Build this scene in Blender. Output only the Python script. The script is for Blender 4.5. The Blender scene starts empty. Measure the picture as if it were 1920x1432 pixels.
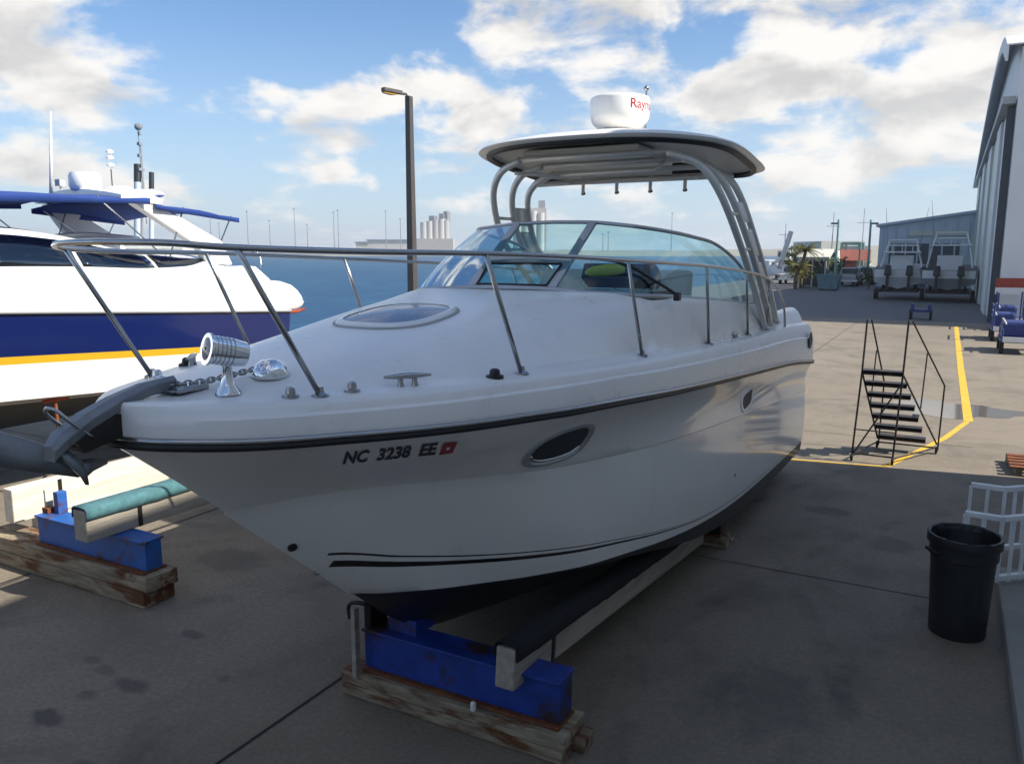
import bpy, math, random
import numpy as np
from mathutils import Vector, Matrix
from mathutils.bvhtree import BVHTree
random.seed(7)
R = math.radians
scene = bpy.context.scene
col = scene.collection

# ------------------------------------------------------------------ camera
CAM_H, FPX, HOR = 3.2, 1500.0, 470.0
PITCH, YAW = math.atan((716 - HOR) / FPX), R(28.5)
cam = bpy.data.cameras.new('camera')
cam.sensor_width = 36.0
cam.lens = FPX / 1920 * 36.0
cam.clip_start, cam.clip_end = 0.05, 12000
camo = bpy.data.objects.new('camera', cam)
camo.location = (0, 0, CAM_H)
camo.rotation_euler = (math.pi / 2 - PITCH, 0, YAW)
col.objects.link(camo)
scene.camera = camo

# ------------------------------------------------------------------ sun, sky, exposure
SUN_EL = R(42)
SUN_H = Vector((0.984, 0.177, 0)).normalized()          # horizontal direction towards the sun
SUN_V = Vector((SUN_H.x * math.cos(SUN_EL), SUN_H.y * math.cos(SUN_EL), math.sin(SUN_EL)))
sun = bpy.data.lights.new('sun', 'SUN')
sun.energy, sun.angle, sun.color = 5.0, R(0.55), (1.0, 0.94, 0.84)
suno = bpy.data.objects.new('sun', sun)
suno.rotation_euler = SUN_V.to_track_quat('Z', 'Y').to_euler()
suno.location = (60, 20, 60)
col.objects.link(suno)

scene.view_settings.view_transform = 'Standard'
scene.view_settings.look = 'None'
scene.view_settings.exposure = 0.68
scene.view_settings.gamma = 1.0
scene.view_settings.use_curve_mapping = False
scene.cycles.use_denoising = True
scene.cycles.max_bounces = 8
scene.cycles.transparent_max_bounces = 12
scene.cycles.caustics_reflective = False
scene.cycles.caustics_refractive = False


class NT:
    """short-hand for building node trees"""
    def __init__(s, tree):
        s.t = tree; s.n = tree.nodes; s.l = tree.links; s.n.clear()
    def new(s, kind, **props):
        nd = s.n.new(kind)
        for k, v in props.items(): setattr(nd, k, v)
        return nd
    def put(s, sock, v):
        if isinstance(v, bpy.types.NodeSocket): s.l.new(v, sock)
        elif v is not None: sock.default_value = v
    def math(s, op, a, b=None, c=None, clamp=False):
        nd = s.new('ShaderNodeMath', operation=op, use_clamp=clamp)
        for i, v in enumerate((a, b, c)):
            if v is not None: s.put(nd.inputs[i], v)
        return nd.outputs[0]
    def vmath(s, op, a, b=None, out=0):
        nd = s.new('ShaderNodeVectorMath', operation=op)
        s.put(nd.inputs[0], a)
        if b is not None: s.put(nd.inputs[1], b)
        return nd.outputs[out]
    def noise(s, vec, scale, detail=4, rough=0.5, dist=0.0):
        nd = s.new('ShaderNodeTexNoise')
        if vec is not None: s.l.new(vec, nd.inputs['Vector'])
        for k, v in (('Scale', scale), ('Detail', detail), ('Roughness', rough), ('Distortion', dist)): nd.inputs[k].default_value = v
        return nd.outputs[0]
    def ramp(s, f, lo, hi):
        nd = s.new('ShaderNodeMapRange', interpolation_type='SMOOTHSTEP', clamp=True)
        s.put(nd.inputs[0], f); nd.inputs[1].default_value = lo; nd.inputs[2].default_value = hi
        return nd.outputs[0]
    def lin(s, f, lo, hi, a=0.0, b=1.0):
        nd = s.new('ShaderNodeMapRange', clamp=True)
        s.put(nd.inputs[0], f)
        for i, v in enumerate((lo, hi, a, b)): nd.inputs[i + 1].default_value = v
        return nd.outputs[0]
    def mix(s, f, a, b, blend='MIX'):
        nd = s.new('ShaderNodeMix', data_type='RGBA', blend_type=blend)
        s.put(nd.inputs[0], f)
        for sock, v in ((nd.inputs[6], a), (nd.inputs[7], b)):
            if isinstance(v, (tuple, list)): v = (*v[:3], 1.0)
            s.put(sock, v)
        return nd.outputs[2]


def at_dir(u, v):
    """photo pixel (1920 wide) -> direction in the world"""
    sp, cp, sy, cy = math.sin(PITCH), math.cos(PITCH), math.sin(YAW), math.cos(YAW)
    r = Vector((cy, sy, 0)); f = Vector((-sy * cp, cy * cp, -sp)); up = r.cross(f)
    return f + r * ((u - 960) / FPX) + up * ((716 - v) / FPX)
def at(u, v, X=None, Y=None, z=None):
    d = at_dir(u, v)
    t = X / d.x if X is not None else Y / d.y if Y is not None else (z - CAM_H) / d.z
    return Vector((0, 0, CAM_H)) + d * t

world = bpy.data.worlds.new('World')
scene.world = world
world.use_nodes = True
world.cycles.sampling_method = 'MANUAL'
world.cycles.sample_map_resolution = 512
w = NT(world.node_tree)
sky = w.new('ShaderNodeTexSky', sky_type='NISHITA', sun_disc=False)
sky.sun_elevation = SUN_EL
sky.sun_rotation = math.atan2(SUN_H.x, SUN_H.y)
sky.altitude, sky.air_density, sky.dust_density, sky.ozone_density = 0.0, 1.0, 0.7, 1.6
tc = w.new('ShaderNodeTexCoord')
gen = tc.outputs['Generated']
sep = w.new('ShaderNodeSeparateXYZ'); w.l.new(gen, sep.inputs[0])
# clouds: direction projected onto a flat layer, so that they crowd towards the horizon
den = w.math('ADD', w.math('MAXIMUM', sep.outputs[2], 0.0), 0.16)
cmb = w.new('ShaderNodeCombineXYZ')
w.l.new(w.math('DIVIDE', sep.outputs[0], den), cmb.inputs[0])
w.l.new(w.math('DIVIDE', sep.outputs[1], den), cmb.inputs[1])
pl = cmb.outputs[0]
wn = w.new('ShaderNodeTexNoise'); w.l.new(gen, wn.inputs['Vector']); wn.inputs['Scale'].default_value = 7.0; wn.inputs['Detail'].default_value = 4
warp = w.vmath('ADD', gen, w.vmath('MULTIPLY', w.vmath('SUBTRACT', wn.outputs['Color'], (0.5, 0.5, 0.5)), (0.16, 0.16, 0.10)))
warp = w.vmath('MULTIPLY', warp, (1, 1, 1.8))
def lobe(u, v, rad, amp):
    """a bank of cloud (or a gap) around one direction of the sky"""
    d = at_dir(u, v).normalized()
    ln = w.vmath('DISTANCE', warp, (d.x, d.y, d.z * 1.8), out=1)
    nd = w.new('ShaderNodeMapRange', interpolation_type='SMOOTHSTEP', clamp=True)
    w.l.new(ln, nd.inputs[0])
    for i, v_ in enumerate((rad, 0.0, 0.0, amp)): nd.inputs[i + 1].default_value = v_
    return nd.outputs[0]
nz = w.new('ShaderNodeVectorMath', operation='MULTIPLY'); w.l.new(gen, nz.inputs[0]); nz.inputs[1].default_value = (1, 1, 1.9)
dirv = nz.outputs[0]
big = w.noise(pl, 0.62, 3, 0.5)
fluff = w.noise(dirv, 8.0, 7, 0.58, 0.3)
fine = w.noise(dirv, 34.0, 3, 0.6)
lob = None
for args in [(30, 80, .13, .30), (120, 130, .09, .26), (290, 88, .07, .15), (265, 222, .08, .28), (35, 300, .10, .20), (115, 320, .05, .20),
             (490, 195, .065, .26), (600, 188, .075, .26), (690, 172, .08, .30), (765, 150, .085, .38), (870, 180, .09, .34), (950, 190, .08, .28), (660, 268, .09, .20), (880, 275, .10, .16),
             (920, 25, .12, .22), (1060, 60, .12, .24), (1200, 30, .12, .22), (1450, 15, .15, .24), (1660, 20, .15, .24), (1840, 75, .13, .30), (1800, 165, .10, .26),
             (1290, 165, .065, .28), (1360, 165, .075, .34), (1430, 150, .08, .38), (1510, 150, .09, .44), (1630, 225, .12, .30), (1770, 250, .13, .28), (1530, 315, .08, .18), (1640, 315, .08, .16), (1180, 125, .06, .16),
             (470, 50, .20, -.28), (700, 50, .14, -.28), (350, 260, .11, -.24), (1325, 82, .07, -.26), (1655, 125, .085, -.30), (1050, 180, .06, -.24), (1240, 265, .07, -.18), (430, 310, .09, -.16)]:
    x = lobe(*args)
    lob = x if lob is None else w.math('ADD', lob, x)
base = w.math('ADD', w.math('MULTIPLY', w.math('SUBTRACT', big, 0.5), 0.55), lob)
puff = w.noise(pl, 2.4, 5, 0.6, 0.2)
base = w.math('ADD', base, w.math('MULTIPLY', w.math('SUBTRACT', puff, 0.53), 0.75))
dens = w.math('ADD', w.math('ADD', base, w.math('MULTIPLY', w.math('SUBTRACT', fluff, 0.5), 1.2)), w.math('MULTIPLY', w.math('SUBTRACT', fine, 0.5), 0.18))
cover = w.ramp(dens, -0.04, 0.26)
# body of the cloud: thin edges and tops are bright, thick undersides greyer
offs = w.vmath('ADD', dirv, (0.02, 0.0, 0.05))
fl2 = w.noise(offs, 8.0, 4, 0.58, 0.3)
shade = w.ramp(w.math('ADD', w.math('MULTIPLY', w.math('SUBTRACT', fl2, fluff), 1.9), w.math('MULTIPLY', dens, 0.5)), -0.12, 0.5)
ccol = w.mix(shade, (8.0, 7.6, 7.05), (5.0, 4.82, 4.62))
skyc = w.mix(1.0, sky.outputs[0], (0.70, 0.96, 1.19), 'MULTIPLY')
haze_f = w.ramp(sep.outputs[2], 0.30, -0.04)
skyh = w.mix(w.math('MULTIPLY', haze_f, 0.70), skyc, (4.7, 5.6, 6.5))
fin = w.mix(w.math('MULTIPLY', cover, 0.93), skyh, ccol)
bg = w.new('ShaderNodeBackground'); w.l.new(fin, bg.inputs[0]); bg.inputs[1].default_value = 0.086
wo = w.new('ShaderNodeOutputWorld'); w.l.new(bg.outputs[0], wo.inputs[0])

# ------------------------------------------------------------------ materials
MATS = {}
def mat(name, color, rough=0.5, metal=0.0, var=0.12, vscale=3.0, bump=0.0, bscale=40.0, dirt=None, coat=0.0, spec=0.5, stretch=(1, 1, 1)):
    """painted / weathered surface: base colour broken up by noise, optional dirt colour and bump"""
    m = bpy.data.materials.new(name); m.use_nodes = True
    t = NT(m.node_tree)
    co = t.new('ShaderNodeTexCoord').outputs['Object']
    if stretch != (1, 1, 1): co = t.vmath('MULTIPLY', co, stretch)
    b = t.new('ShaderNodeBsdfPrincipled')
    n1 = t.noise(co, vscale, 6, 0.6)
    c = t.mix(t.lin(n1, 0.25, 0.75), tuple(x * (1 - var) for x in color), tuple(min(1, x * (1 + var)) for x in color))
    if dirt:
        n2 = t.noise(co, vscale * 0.45, 8, 0.65, 0.4)
        c = t.mix(t.ramp(n2, dirt[1], dirt[1] + 0.14), c, dirt[0])
    t.put(b.inputs['Base Color'], c)
    t.put(b.inputs['Roughness'], t.lin(n1, 0.2, 0.8, max(0.02, rough - 0.06), min(1, rough + 0.06)))
    b.inputs['Metallic'].default_value = metal
    b.inputs['Coat Weight'].default_value = coat
    b.inputs['Coat Roughness'].default_value = 0.05
    b.inputs['Specular IOR Level'].default_value = spec
    if bump:
        bp = t.new('ShaderNodeBump'); bp.inputs['Strength'].default_value = bump; bp.inputs['Distance'].default_value = 0.02
        t.l.new(t.noise(co, bscale, 5, 0.6), bp.inputs['Height']); t.l.new(bp.outputs[0], b.inputs['Normal'])
    o = t.new('ShaderNodeOutputMaterial'); t.l.new(b.outputs[0], o.inputs[0])
    MATS[name] = m
    return m

M = MATS
mat('gelcoat', (0.84, 0.825, 0.79), 0.22, var=0.03, vscale=1.2, coat=0.25)
mat('gelcoat_deck', (0.87, 0.855, 0.82), 0.30, var=0.04, vscale=2.0, bump=0.02, bscale=180)
mat('yacht_white', (0.80, 0.80, 0.79), 0.22, var=0.03, vscale=0.8, coat=0.2)
mat('liner', (0.72, 0.70, 0.64), 0.55, var=0.05)
mat('black_rubber', (0.012, 0.012, 0.013), 0.45, var=0.2)
mat('black_plastic', (0.016, 0.017, 0.018), 0.42, var=0.25, vscale=6)
mat('black_metal', (0.022, 0.019, 0.017), 0.5, 0.2, var=0.3, vscale=14, dirt=((0.09, 0.038, 0.018), 0.54))
mat('stainless', (0.42, 0.42, 0.42), 0.20, 1.0, var=0.05)
mat('chrome', (0.82, 0.83, 0.84), 0.06, 1.0, var=0.02)
mat('alu', (0.72, 0.71, 0.68), 0.42, 0.4, var=0.06)
mat('alu_frame', (0.46, 0.47, 0.49), 0.4, 0.5, var=0.06)
mat('galvanised', (0.22, 0.235, 0.25), 0.5, 0.4, var=0.22, vscale=9, bump=0.06, bscale=60)
mat('blue_paint', (0.018, 0.105, 0.36), 0.5, var=0.22, vscale=5, bump=0.1, bscale=24, dirt=((0.09, 0.032, 0.014), 0.53))
mat('deep_blue_paint', (0.012, 0.045, 0.27), 0.5, var=0.35, vscale=6, bump=0.15, bscale=24, dirt=((0.035, 0.018, 0.012), 0.51))
mat('rust', (0.17, 0.055, 0.018), 0.85, var=0.5, vscale=11, bump=0.3, bscale=50)
mat('timber', (0.30, 0.245, 0.165), 0.85, var=0.5, vscale=5, bump=0.8, bscale=18, dirt=((0.13, 0.045, 0.014), 0.46), stretch=(0.6, 2.2, 3))
mat('timber_long', (0.36, 0.32, 0.26), 0.85, var=0.30, vscale=4, bump=0.5, bscale=18, dirt=((0.12, 0.10, 0.08), 0.62), stretch=(4, 0.3, 4))
mat('timber_white', (0.66, 0.60, 0.50), 0.8, var=0.22, vscale=3, bump=0.4, bscale=14, dirt=((0.28, 0.20, 0.12), 0.64), stretch=(4, 0.35, 4))
mat('teal_carpet', (0.075, 0.19, 0.21), 0.95, var=0.3, vscale=16, bump=0.6, bscale=160)
mat('black_carpet', (0.012, 0.012, 0.014), 0.95, var=0.3, vscale=16, bump=0.6, bscale=160)
mat('navy_canvas', (0.016, 0.052, 0.245), 0.8, var=0.14, vscale=6, bump=0.15, bscale=60)
mat('red_paint', (0.30, 0.045, 0.02), 0.6, var=0.35, vscale=10, dirt=((0.10, 0.03, 0.012), 0.6))
mat('sticker_red', (0.42, 0.04, 0.05), 0.5, var=0.2, vscale=40)
mat('letter_black', (0.008, 0.008, 0.009), 0.4, var=0.1)
mat('letter_red', (0.42, 0.02, 0.03), 0.4, var=0.1)
mat('white_paint', (0.74, 0.74, 0.72), 0.5, var=0.08, vscale=4)
mat('white_tube', (0.82, 0.83, 0.82), 0.5, var=0.1, vscale=4)
mat('yellow_paint', (0.62, 0.38, 0.035), 0.7, var=0.22, vscale=5, dirt=((0.36, 0.27, 0.16), 0.60))
mat('bright_yellow', (0.85, 0.70, 0.04), 0.5, var=0.1)
mat('seat_vinyl', (0.62, 0.60, 0.55), 0.5, var=0.06)
mat('dash_grey', (0.40, 0.41, 0.42), 0.5, var=0.1)
mat('dark_interior', (0.035, 0.04, 0.045), 0.6, var=0.2)
mat('smoked_acrylic', (0.13, 0.15, 0.23), 0.25, var=0.1, coat=0.4)
mat('lamp_amber', (0.70, 0.36, 0.02), 0.35, var=0.1)
mat('pole_bronze', (0.085, 0.075, 0.068), 0.5, 0.3, var=0.15)
mat('metal_clad', (0.70, 0.72, 0.72), 0.5, 0.1, var=0.08, vscale=0.5, dirt=((0.45, 0.46, 0.44), 0.66))
mat('clad_green', (0.56, 0.61, 0.46), 0.5, 0.1, var=0.1, vscale=0.5)
mat('clad_blue', (0.46, 0.53, 0.60), 0.5, 0.1, var=0.08, vscale=0.4)
mat('clad_dark', (0.06, 0.075, 0.09), 0.6, var=0.2)
mat('near_wall', (0.72, 0.69, 0.63), 0.7, var=0.1, vscale=0.6)
mat('concrete_tan', (0.50, 0.47, 0.43), 0.85, var=0.1, vscale=0.05, stretch=(1, 1, 0.2))
mat('concrete_brown', (0.38, 0.35, 0.33), 0.85, var=0.1, vscale=0.05, stretch=(1, 1, 0.2))
mat('concrete_dark', (0.20, 0.20, 0.21), 0.85, var=0.12, vscale=0.05)
mat('shore_land', (0.20, 0.19, 0.15), 0.95, var=0.35, vscale=0.02)
mat('shore_roof', (0.10, 0.15, 0.22), 0.8, var=0.15, vscale=0.05)
mat('shore_red', (0.26, 0.12, 0.09), 0.8, var=0.2, vscale=0.05)
mat('far_mast', (0.22, 0.24, 0.27), 0.6, var=0.1)
mat('mint_paint', (0.20, 0.40, 0.33), 0.6, var=0.2)
mat('pale_wall', (0.56, 0.55, 0.48), 0.8, var=0.12)
mat('coral_wall', (0.50, 0.17, 0.13), 0.7, var=0.2)
mat('bin_teal', (0.15, 0.24, 0.27), 0.6, var=0.2)
mat('bark', (0.13, 0.09, 0.06), 0.9, var=0.3, vscale=10, bump=0.5)
mat('cart_blue', (0.020, 0.040, 0.16), 0.5, var=0.3, vscale=8)
mat('tyre', (0.014, 0.014, 0.015), 0.85, var=0.2)
mat('kerb_concrete', (0.30, 0.285, 0.255), 0.9, var=0.16, vscale=3, bump=0.2, bscale=70)
mat('joint_dark', (0.022, 0.021, 0.020), 0.95, var=0.3, vscale=5)

def m_leaf(name, a, b):
    m = bpy.data.materials.new(name); m.use_nodes = True
    t = NT(m.node_tree)
    co = t.new('ShaderNodeTexCoord').outputs['Object']
    bs = t.new('ShaderNodeBsdfPrincipled')
    t.put(bs.inputs['Base Color'], t.mix(t.lin(t.noise(co, 2.5, 4), 0.3, 0.7), a, b)); bs.inputs['Roughness'].default_value = 0.6
    tr = t.new('ShaderNodeBsdfTranslucent'); tr.inputs[0].default_value = (*b, 1)
    mx = t.new('ShaderNodeMixShader'); mx.inputs[0].default_value = 0.3
    t.l.new(bs.outputs[0], mx.inputs[1]); t.l.new(tr.outputs[0], mx.inputs[2])
    t.l.new(mx.outputs[0], t.new('ShaderNodeOutputMaterial').inputs[0]); M[name] = m
m_leaf('leaf', (0.030, 0.055, 0.016), (0.075, 0.11, 0.025))
m_leaf('palm_leaf', (0.07, 0.085, 0.012), (0.19, 0.17, 0.02))

def m_glass(name, tint, refl=0.10):
    m = bpy.data.materials.new(name); m.use_nodes = True
    t = NT(m.node_tree)
    co = t.new('ShaderNodeTexCoord').outputs['Object']
    tr = t.new('ShaderNodeBsdfTransparent')
    t.put(tr.inputs[0], t.mix(t.noise(co, 1.2, 3), tuple(x * 0.95 for x in tint), tint))
    gl = t.new('ShaderNodeBsdfGlossy'); gl.inputs['Roughness'].default_value = 0.03; gl.inputs[0].default_value = (0.9, 0.97, 1, 1)
    lw = t.new('ShaderNodeFresnel'); lw.inputs[0].default_value = 1.45
    f = t.math('MULTIPLY_ADD', lw.outputs[0], 0.75, refl, clamp=True)
    mx = t.new('ShaderNodeMixShader'); t.l.new(f, mx.inputs[0])
    t.l.new(tr.outputs[0], mx.inputs[1]); t.l.new(gl.outputs[0], mx.inputs[2])
    t.l.new(mx.outputs[0], t.new('ShaderNodeOutputMaterial').inputs[0]); M[name] = m
m_glass('windscreen_glass', (0.58, 0.83, 0.86), 0.03)
m_glass('yacht_glass', (0.05, 0.06, 0.09), 0.10)
m_glass('lens_glass', (0.55, 0.6, 0.7), 0.30)

def m_hull(name, lines):
    """glossy white topsides with painted bands; each band lies between two heights of the mesh attribute 'above' and starts aft of a distance 'along'"""
    m = bpy.data.materials.new(name); m.use_nodes = True
    t = NT(m.node_tree)
    co = t.new('ShaderNodeTexCoord').outputs['Object']
    av = t.new('ShaderNodeAttribute', attribute_name='above').outputs['Fac']
    al = t.new('ShaderNodeAttribute', attribute_name='along').outputs['Fac']
    n1 = t.noise(co, 1.1, 6, 0.6)
    streak = t.noise(t.vmath('MULTIPLY', co, (7, 7, 0.5)), 1.0, 5, 0.6)
    c = t.mix(t.lin(n1, 0.3, 0.7), (0.82, 0.80, 0.765), (0.86, 0.84, 0.805))
    c = t.mix(t.math('MULTIPLY', t.ramp(streak, 0.56, 0.8), 0.16), c, (0.50, 0.45, 0.36))
    rg = 0.13
    for lo, hi, start, colr, rough in lines:
        a = t.math('GREATER_THAN', av, lo); b = t.math('LESS_THAN', av, hi); g = t.math('GREATER_THAN', al, start)
        f = t.math('MULTIPLY', t.math('MULTIPLY', a, b), g)
        c = t.mix(f, c, t.mix(n1, tuple(x * 0.75 for x in colr), colr))
        rg = t.math('ADD', t.math('MULTIPLY', f, rough), t.math('MULTIPLY', t.math('SUBTRACT', 1.0, f), rg))
    bs = t.new('ShaderNodeBsdfPrincipled')
    t.put(bs.inputs['Base Color'], c); t.put(bs.inputs['Roughness'], rg)
    bs.inputs['Coat Weight'].default_value = 0.3; bs.inputs['Coat Roughness'].default_value = 0.04
    t.l.new(bs.outputs[0], t.new('ShaderNodeOutputMaterial').inputs[0]); M[name] = m
m_hull('cruiser_hull', [(-9, 0.0, -99, (0.010, 0.010, 0.011), 0.55), (0.155, 0.182, 3.47, (0.009, 0.009, 0.010), 0.3), (0.205, 0.214, 3.42, (0.012, 0.012, 0.013), 0.3)])
m_hull('yacht_hull', [(-9, -1.17, -99, (0.012, 0.012, 0.013), 0.6), (-0.65, -0.555, -99, (0.72, 0.42, 0.02), 0.3), (-0.555, -0.035, -99, (0.008, 0.018, 0.105), 0.12)])

# ------------------------------------------------------------------ mesh helpers
def pchip(xs, ys):
    xs = np.array(xs, float); ys = np.array(ys, float)
    h = np.diff(xs); d = np.diff(ys) / h
    m = np.zeros(len(xs)); m[0] = d[0]; m[-1] = d[-1]
    for i in range(1, len(xs) - 1):
        if d[i - 1] * d[i] > 0:
            w1 = 2 * h[i] + h[i - 1]; w2 = h[i] + 2 * h[i - 1]
            m[i] = (w1 + w2) / (w1 / d[i - 1] + w2 / d[i])
    def f(x):
        x = min(max(x, xs[0]), xs[-1])
        i = min(max(int(np.searchsorted(xs, x)) - 1, 0), len(h) - 1)
        t = (x - xs[i]) / h[i]
        return float((2*t**3 - 3*t**2 + 1) * ys[i] + (t**3 - 2*t**2 + t) * h[i] * m[i] + (-2*t**3 + 3*t**2) * ys[i+1] + (t**3 - t**2) * h[i] * m[i+1])
    return f

def smooth_path(pts, n=8):
    """Catmull-Rom through the points"""
    P = [Vector(p) for p in pts]
    if len(P) < 3: return P
    out = []
    for i in range(len(P) - 1):
        p0 = P[i - 1] if i else P[0] * 2 - P[1]
        p3 = P[i + 2] if i + 2 < len(P) else P[-1] * 2 - P[-2]
        p1, p2 = P[i], P[i + 1]
        for k in range(n):
            t = k / n
            out.append(0.5 * ((2 * p1) + (p2 - p0) * t + (2*p0 - 5*p1 + 4*p2 - p3) * t*t + (3*p1 - p0 - 3*p2 + p3) * t**3))
    out.append(P[-1])
    return out

class MB:
    def __init__(s): s.v = []; s.f = []
    def _add(s, vs, fs):
        o = len(s.v); s.v += [tuple(p) for p in vs]; s.f += [tuple(i + o for i in f) for f in fs]
        return s
    def box(s, c, size, rot=None, taper=1.0):
        x, y, z = (a / 2 for a in size)
        vs = [Vector((sx * x * (taper if sz > 0 else 1), sy * y * (taper if sz > 0 else 1), sz * z)) for sz in (-1, 1) for sx, sy in ((-1, -1), (1, -1), (1, 1), (-1, 1))]
        if rot is not None: vs = [rot @ p for p in vs]
        return s._add([p + Vector(c) for p in vs], [(3, 2, 1, 0), (4, 5, 6, 7), (0, 1, 5, 4), (1, 2, 6, 5), (2, 3, 7, 6), (3, 0, 4, 7)])
    def bar(s, a, b, w, h, up=(0, 0, 1)):
        a, b = Vector(a), Vector(b); d = (b - a); L = d.length; d.normalize()
        u = Vector(up)
        if abs(d.dot(u)) > 0.98: u = Vector((0, 1, 0))
        x = d.cross(u).normalized(); z = x.cross(d)
        return s.box((a + b) / 2, (w, L, h), Matrix((x, d, z)).transposed())
    def tube(s, pts, r, n=8, closed=False, flat=1.0):
        P = [Vector(p) for p in pts]; N = len(P)
        rs = r if isinstance(r, (list, tuple)) else [r] * N
        vs = []; u = None
        for i, p in enumerate(P):
            a = P[i - 1] if (i or closed) else p; b = P[(i + 1) % N] if (i + 1 < N or closed) else p
            d = (b - a).normalized()
            if u is None:
                u = Vector((0, 0, 1)) if abs(d.z) < 0.9 else Vector((1, 0, 0))
            u = (u - d * u.dot(d)).normalized(); q = d.cross(u)
            for k in range(n):
                an = 2 * math.pi * k / n
                vs.append(p + u * (rs[i] * math.cos(an) * flat) + q * (rs[i] * math.sin(an)))
        fs = []
        for i in range(N if closed else N - 1):
            for k in range(n):
                j = (i + 1) % N
                fs.append((i*n + k, i*n + (k+1) % n, j*n + (k+1) % n, j*n + k))
        if not closed: fs += [tuple(range(n))[::-1], tuple(range((N-1)*n, N*n))]
        return s._add(vs, fs)
    def lathe(s, prof, c=(0, 0, 0), n=24, rot=None, cap=True):
        vs = []
        for r, z in prof:
            for k in range(n):
                a = 2 * math.pi * k / n
                vs.append(Vector((r * math.cos(a), r * math.sin(a), z)))
        fs = [(i*n + k, i*n + (k+1) % n, (i+1)*n + (k+1) % n, (i+1)*n + k) for i in range(len(prof) - 1) for k in range(n)]
        if cap: fs += [tuple(range(n))[::-1], tuple(range((len(prof)-1)*n, len(prof)*n))]
        if rot is not None: vs = [rot @ p for p in vs]
        return s._add([p + Vector(c) for p in vs], fs)
    def grid(s, rows, closed=False):
        n = len(rows[0]); vs = [p for r in rows for p in r]
        fs = [(i*n + k, i*n + (k+1) % n, (i+1)*n + (k+1) % n, (i+1)*n + k) for i in range(len(rows) - 1) for k in range(n if closed else n - 1)]
        return s._add(vs, fs)
    def prism(s, outline, depth):
        """outline: 3D points in one plane; depth: vector"""
        n = len(outline); d = Vector(depth)
        a = [Vector(p) for p in outline]; b = [p + d for p in a]
        return s._add(a + b, [tuple(range(n))[::-1], tuple(range(n, 2*n))] + [(k, (k+1) % n, n + (k+1) % n, n + k) for k in range(n)])
    def ball(s, c, r, n=10, sc=(1, 1, 1)):
        prof = [(r * math.sin(math.pi * i / n), -r * math.cos(math.pi * i / n)) for i in range(n + 1)]
        prof[0] = (r * 0.01, -r); prof[-1] = (r * 0.01, r)
        m = MB().lathe(prof, n=n * 2)
        return s._add([Vector((p[0]*sc[0], p[1]*sc[1], p[2]*sc[2])) + Vector(c) for p in m.v], m.f)
    def build(s, name, material, parent=None, smooth=None, bevel=0.0, attrs=None, solid=0.0, kind=None):
        me = bpy.data.meshes.new(name)
        me.from_pydata(s.v, [], s.f); me.update()
        me.materials.append(M[material] if isinstance(material, str) else material)
        for k, vals in (attrs or {}).items():
            at_ = me.attributes.new(k, 'FLOAT', 'POINT'); at_.data.foreach_set('value', vals)
        if smooth is not None:
            me.polygons.foreach_set('use_smooth', [True] * len(me.polygons))
            if smooth < 180: me.set_sharp_from_angle(angle=R(smooth))
        o = bpy.data.objects.new(name, me); col.objects.link(o)
        if solid:
            md = o.modifiers.new('solid', 'SOLIDIFY'); md.thickness = solid; md.offset = -1
        if bevel:
            md = o.modifiers.new('bevel', 'BEVEL'); md.width = bevel; md.segments = 2; md.limit_method = 'ANGLE'; md.angle_limit = R(40)
        if parent is not None:
            o.parent = parent
            off = Vector(parent.location) if parent.type == 'EMPTY' else Vector((0, 0, 0))
            o.matrix_parent_inverse = Matrix.Translation(-off)
        if kind: o['kind'] = kind
        return o

def thing(name, label, cat, loc=(0, 0, 0), group=None):
    o = bpy.data.objects.new(name, None); o.location = loc; o.empty_display_size = 0.2
    col.objects.link(o); o['label'] = label; o['category'] = cat
    if group: o['group'] = group
    return o
def tag(o, label, cat, group=None):
    o['label'] = label; o['category'] = cat
    if group: o['group'] = group
    return o
def struct(o): o['kind'] = 'structure'; return o
def dup(root, move, label=None, rotz=0.0):
    def rec(o, par):
        c = o.copy(); col.objects.link(c)
        if par is not None: c.parent = par; c.matrix_parent_inverse = o.matrix_parent_inverse.copy()
        for ch in [x for x in bpy.data.objects if x.parent == o]: rec(ch, c)
        return c
    r = rec(root, None); r.location = Vector(root.location) + Vector(move); r.rotation_euler.z += rotz
    if label: r['label'] = label
    return r

def text_mesh(body, size=1.0, shear=0.0, bold=0.0):
    cu = bpy.data.curves.new('lettering', 'FONT'); cu.body = body; cu.size = size; cu.shear = shear; cu.resolution_u = 3; cu.offset = bold
    ob = bpy.data.objects.new('lettering', cu); col.objects.link(ob)
    dg = bpy.context.evaluated_depsgraph_get()
    me = bpy.data.meshes.new_from_object(ob.evaluated_get(dg))
    vs = [Vector(v.co) for v in me.vertices]; fs = [tuple(p.vertices) for p in me.polygons]
    bpy.data.objects.remove(ob); bpy.data.meshes.remove(me)
    return vs, fs

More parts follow.
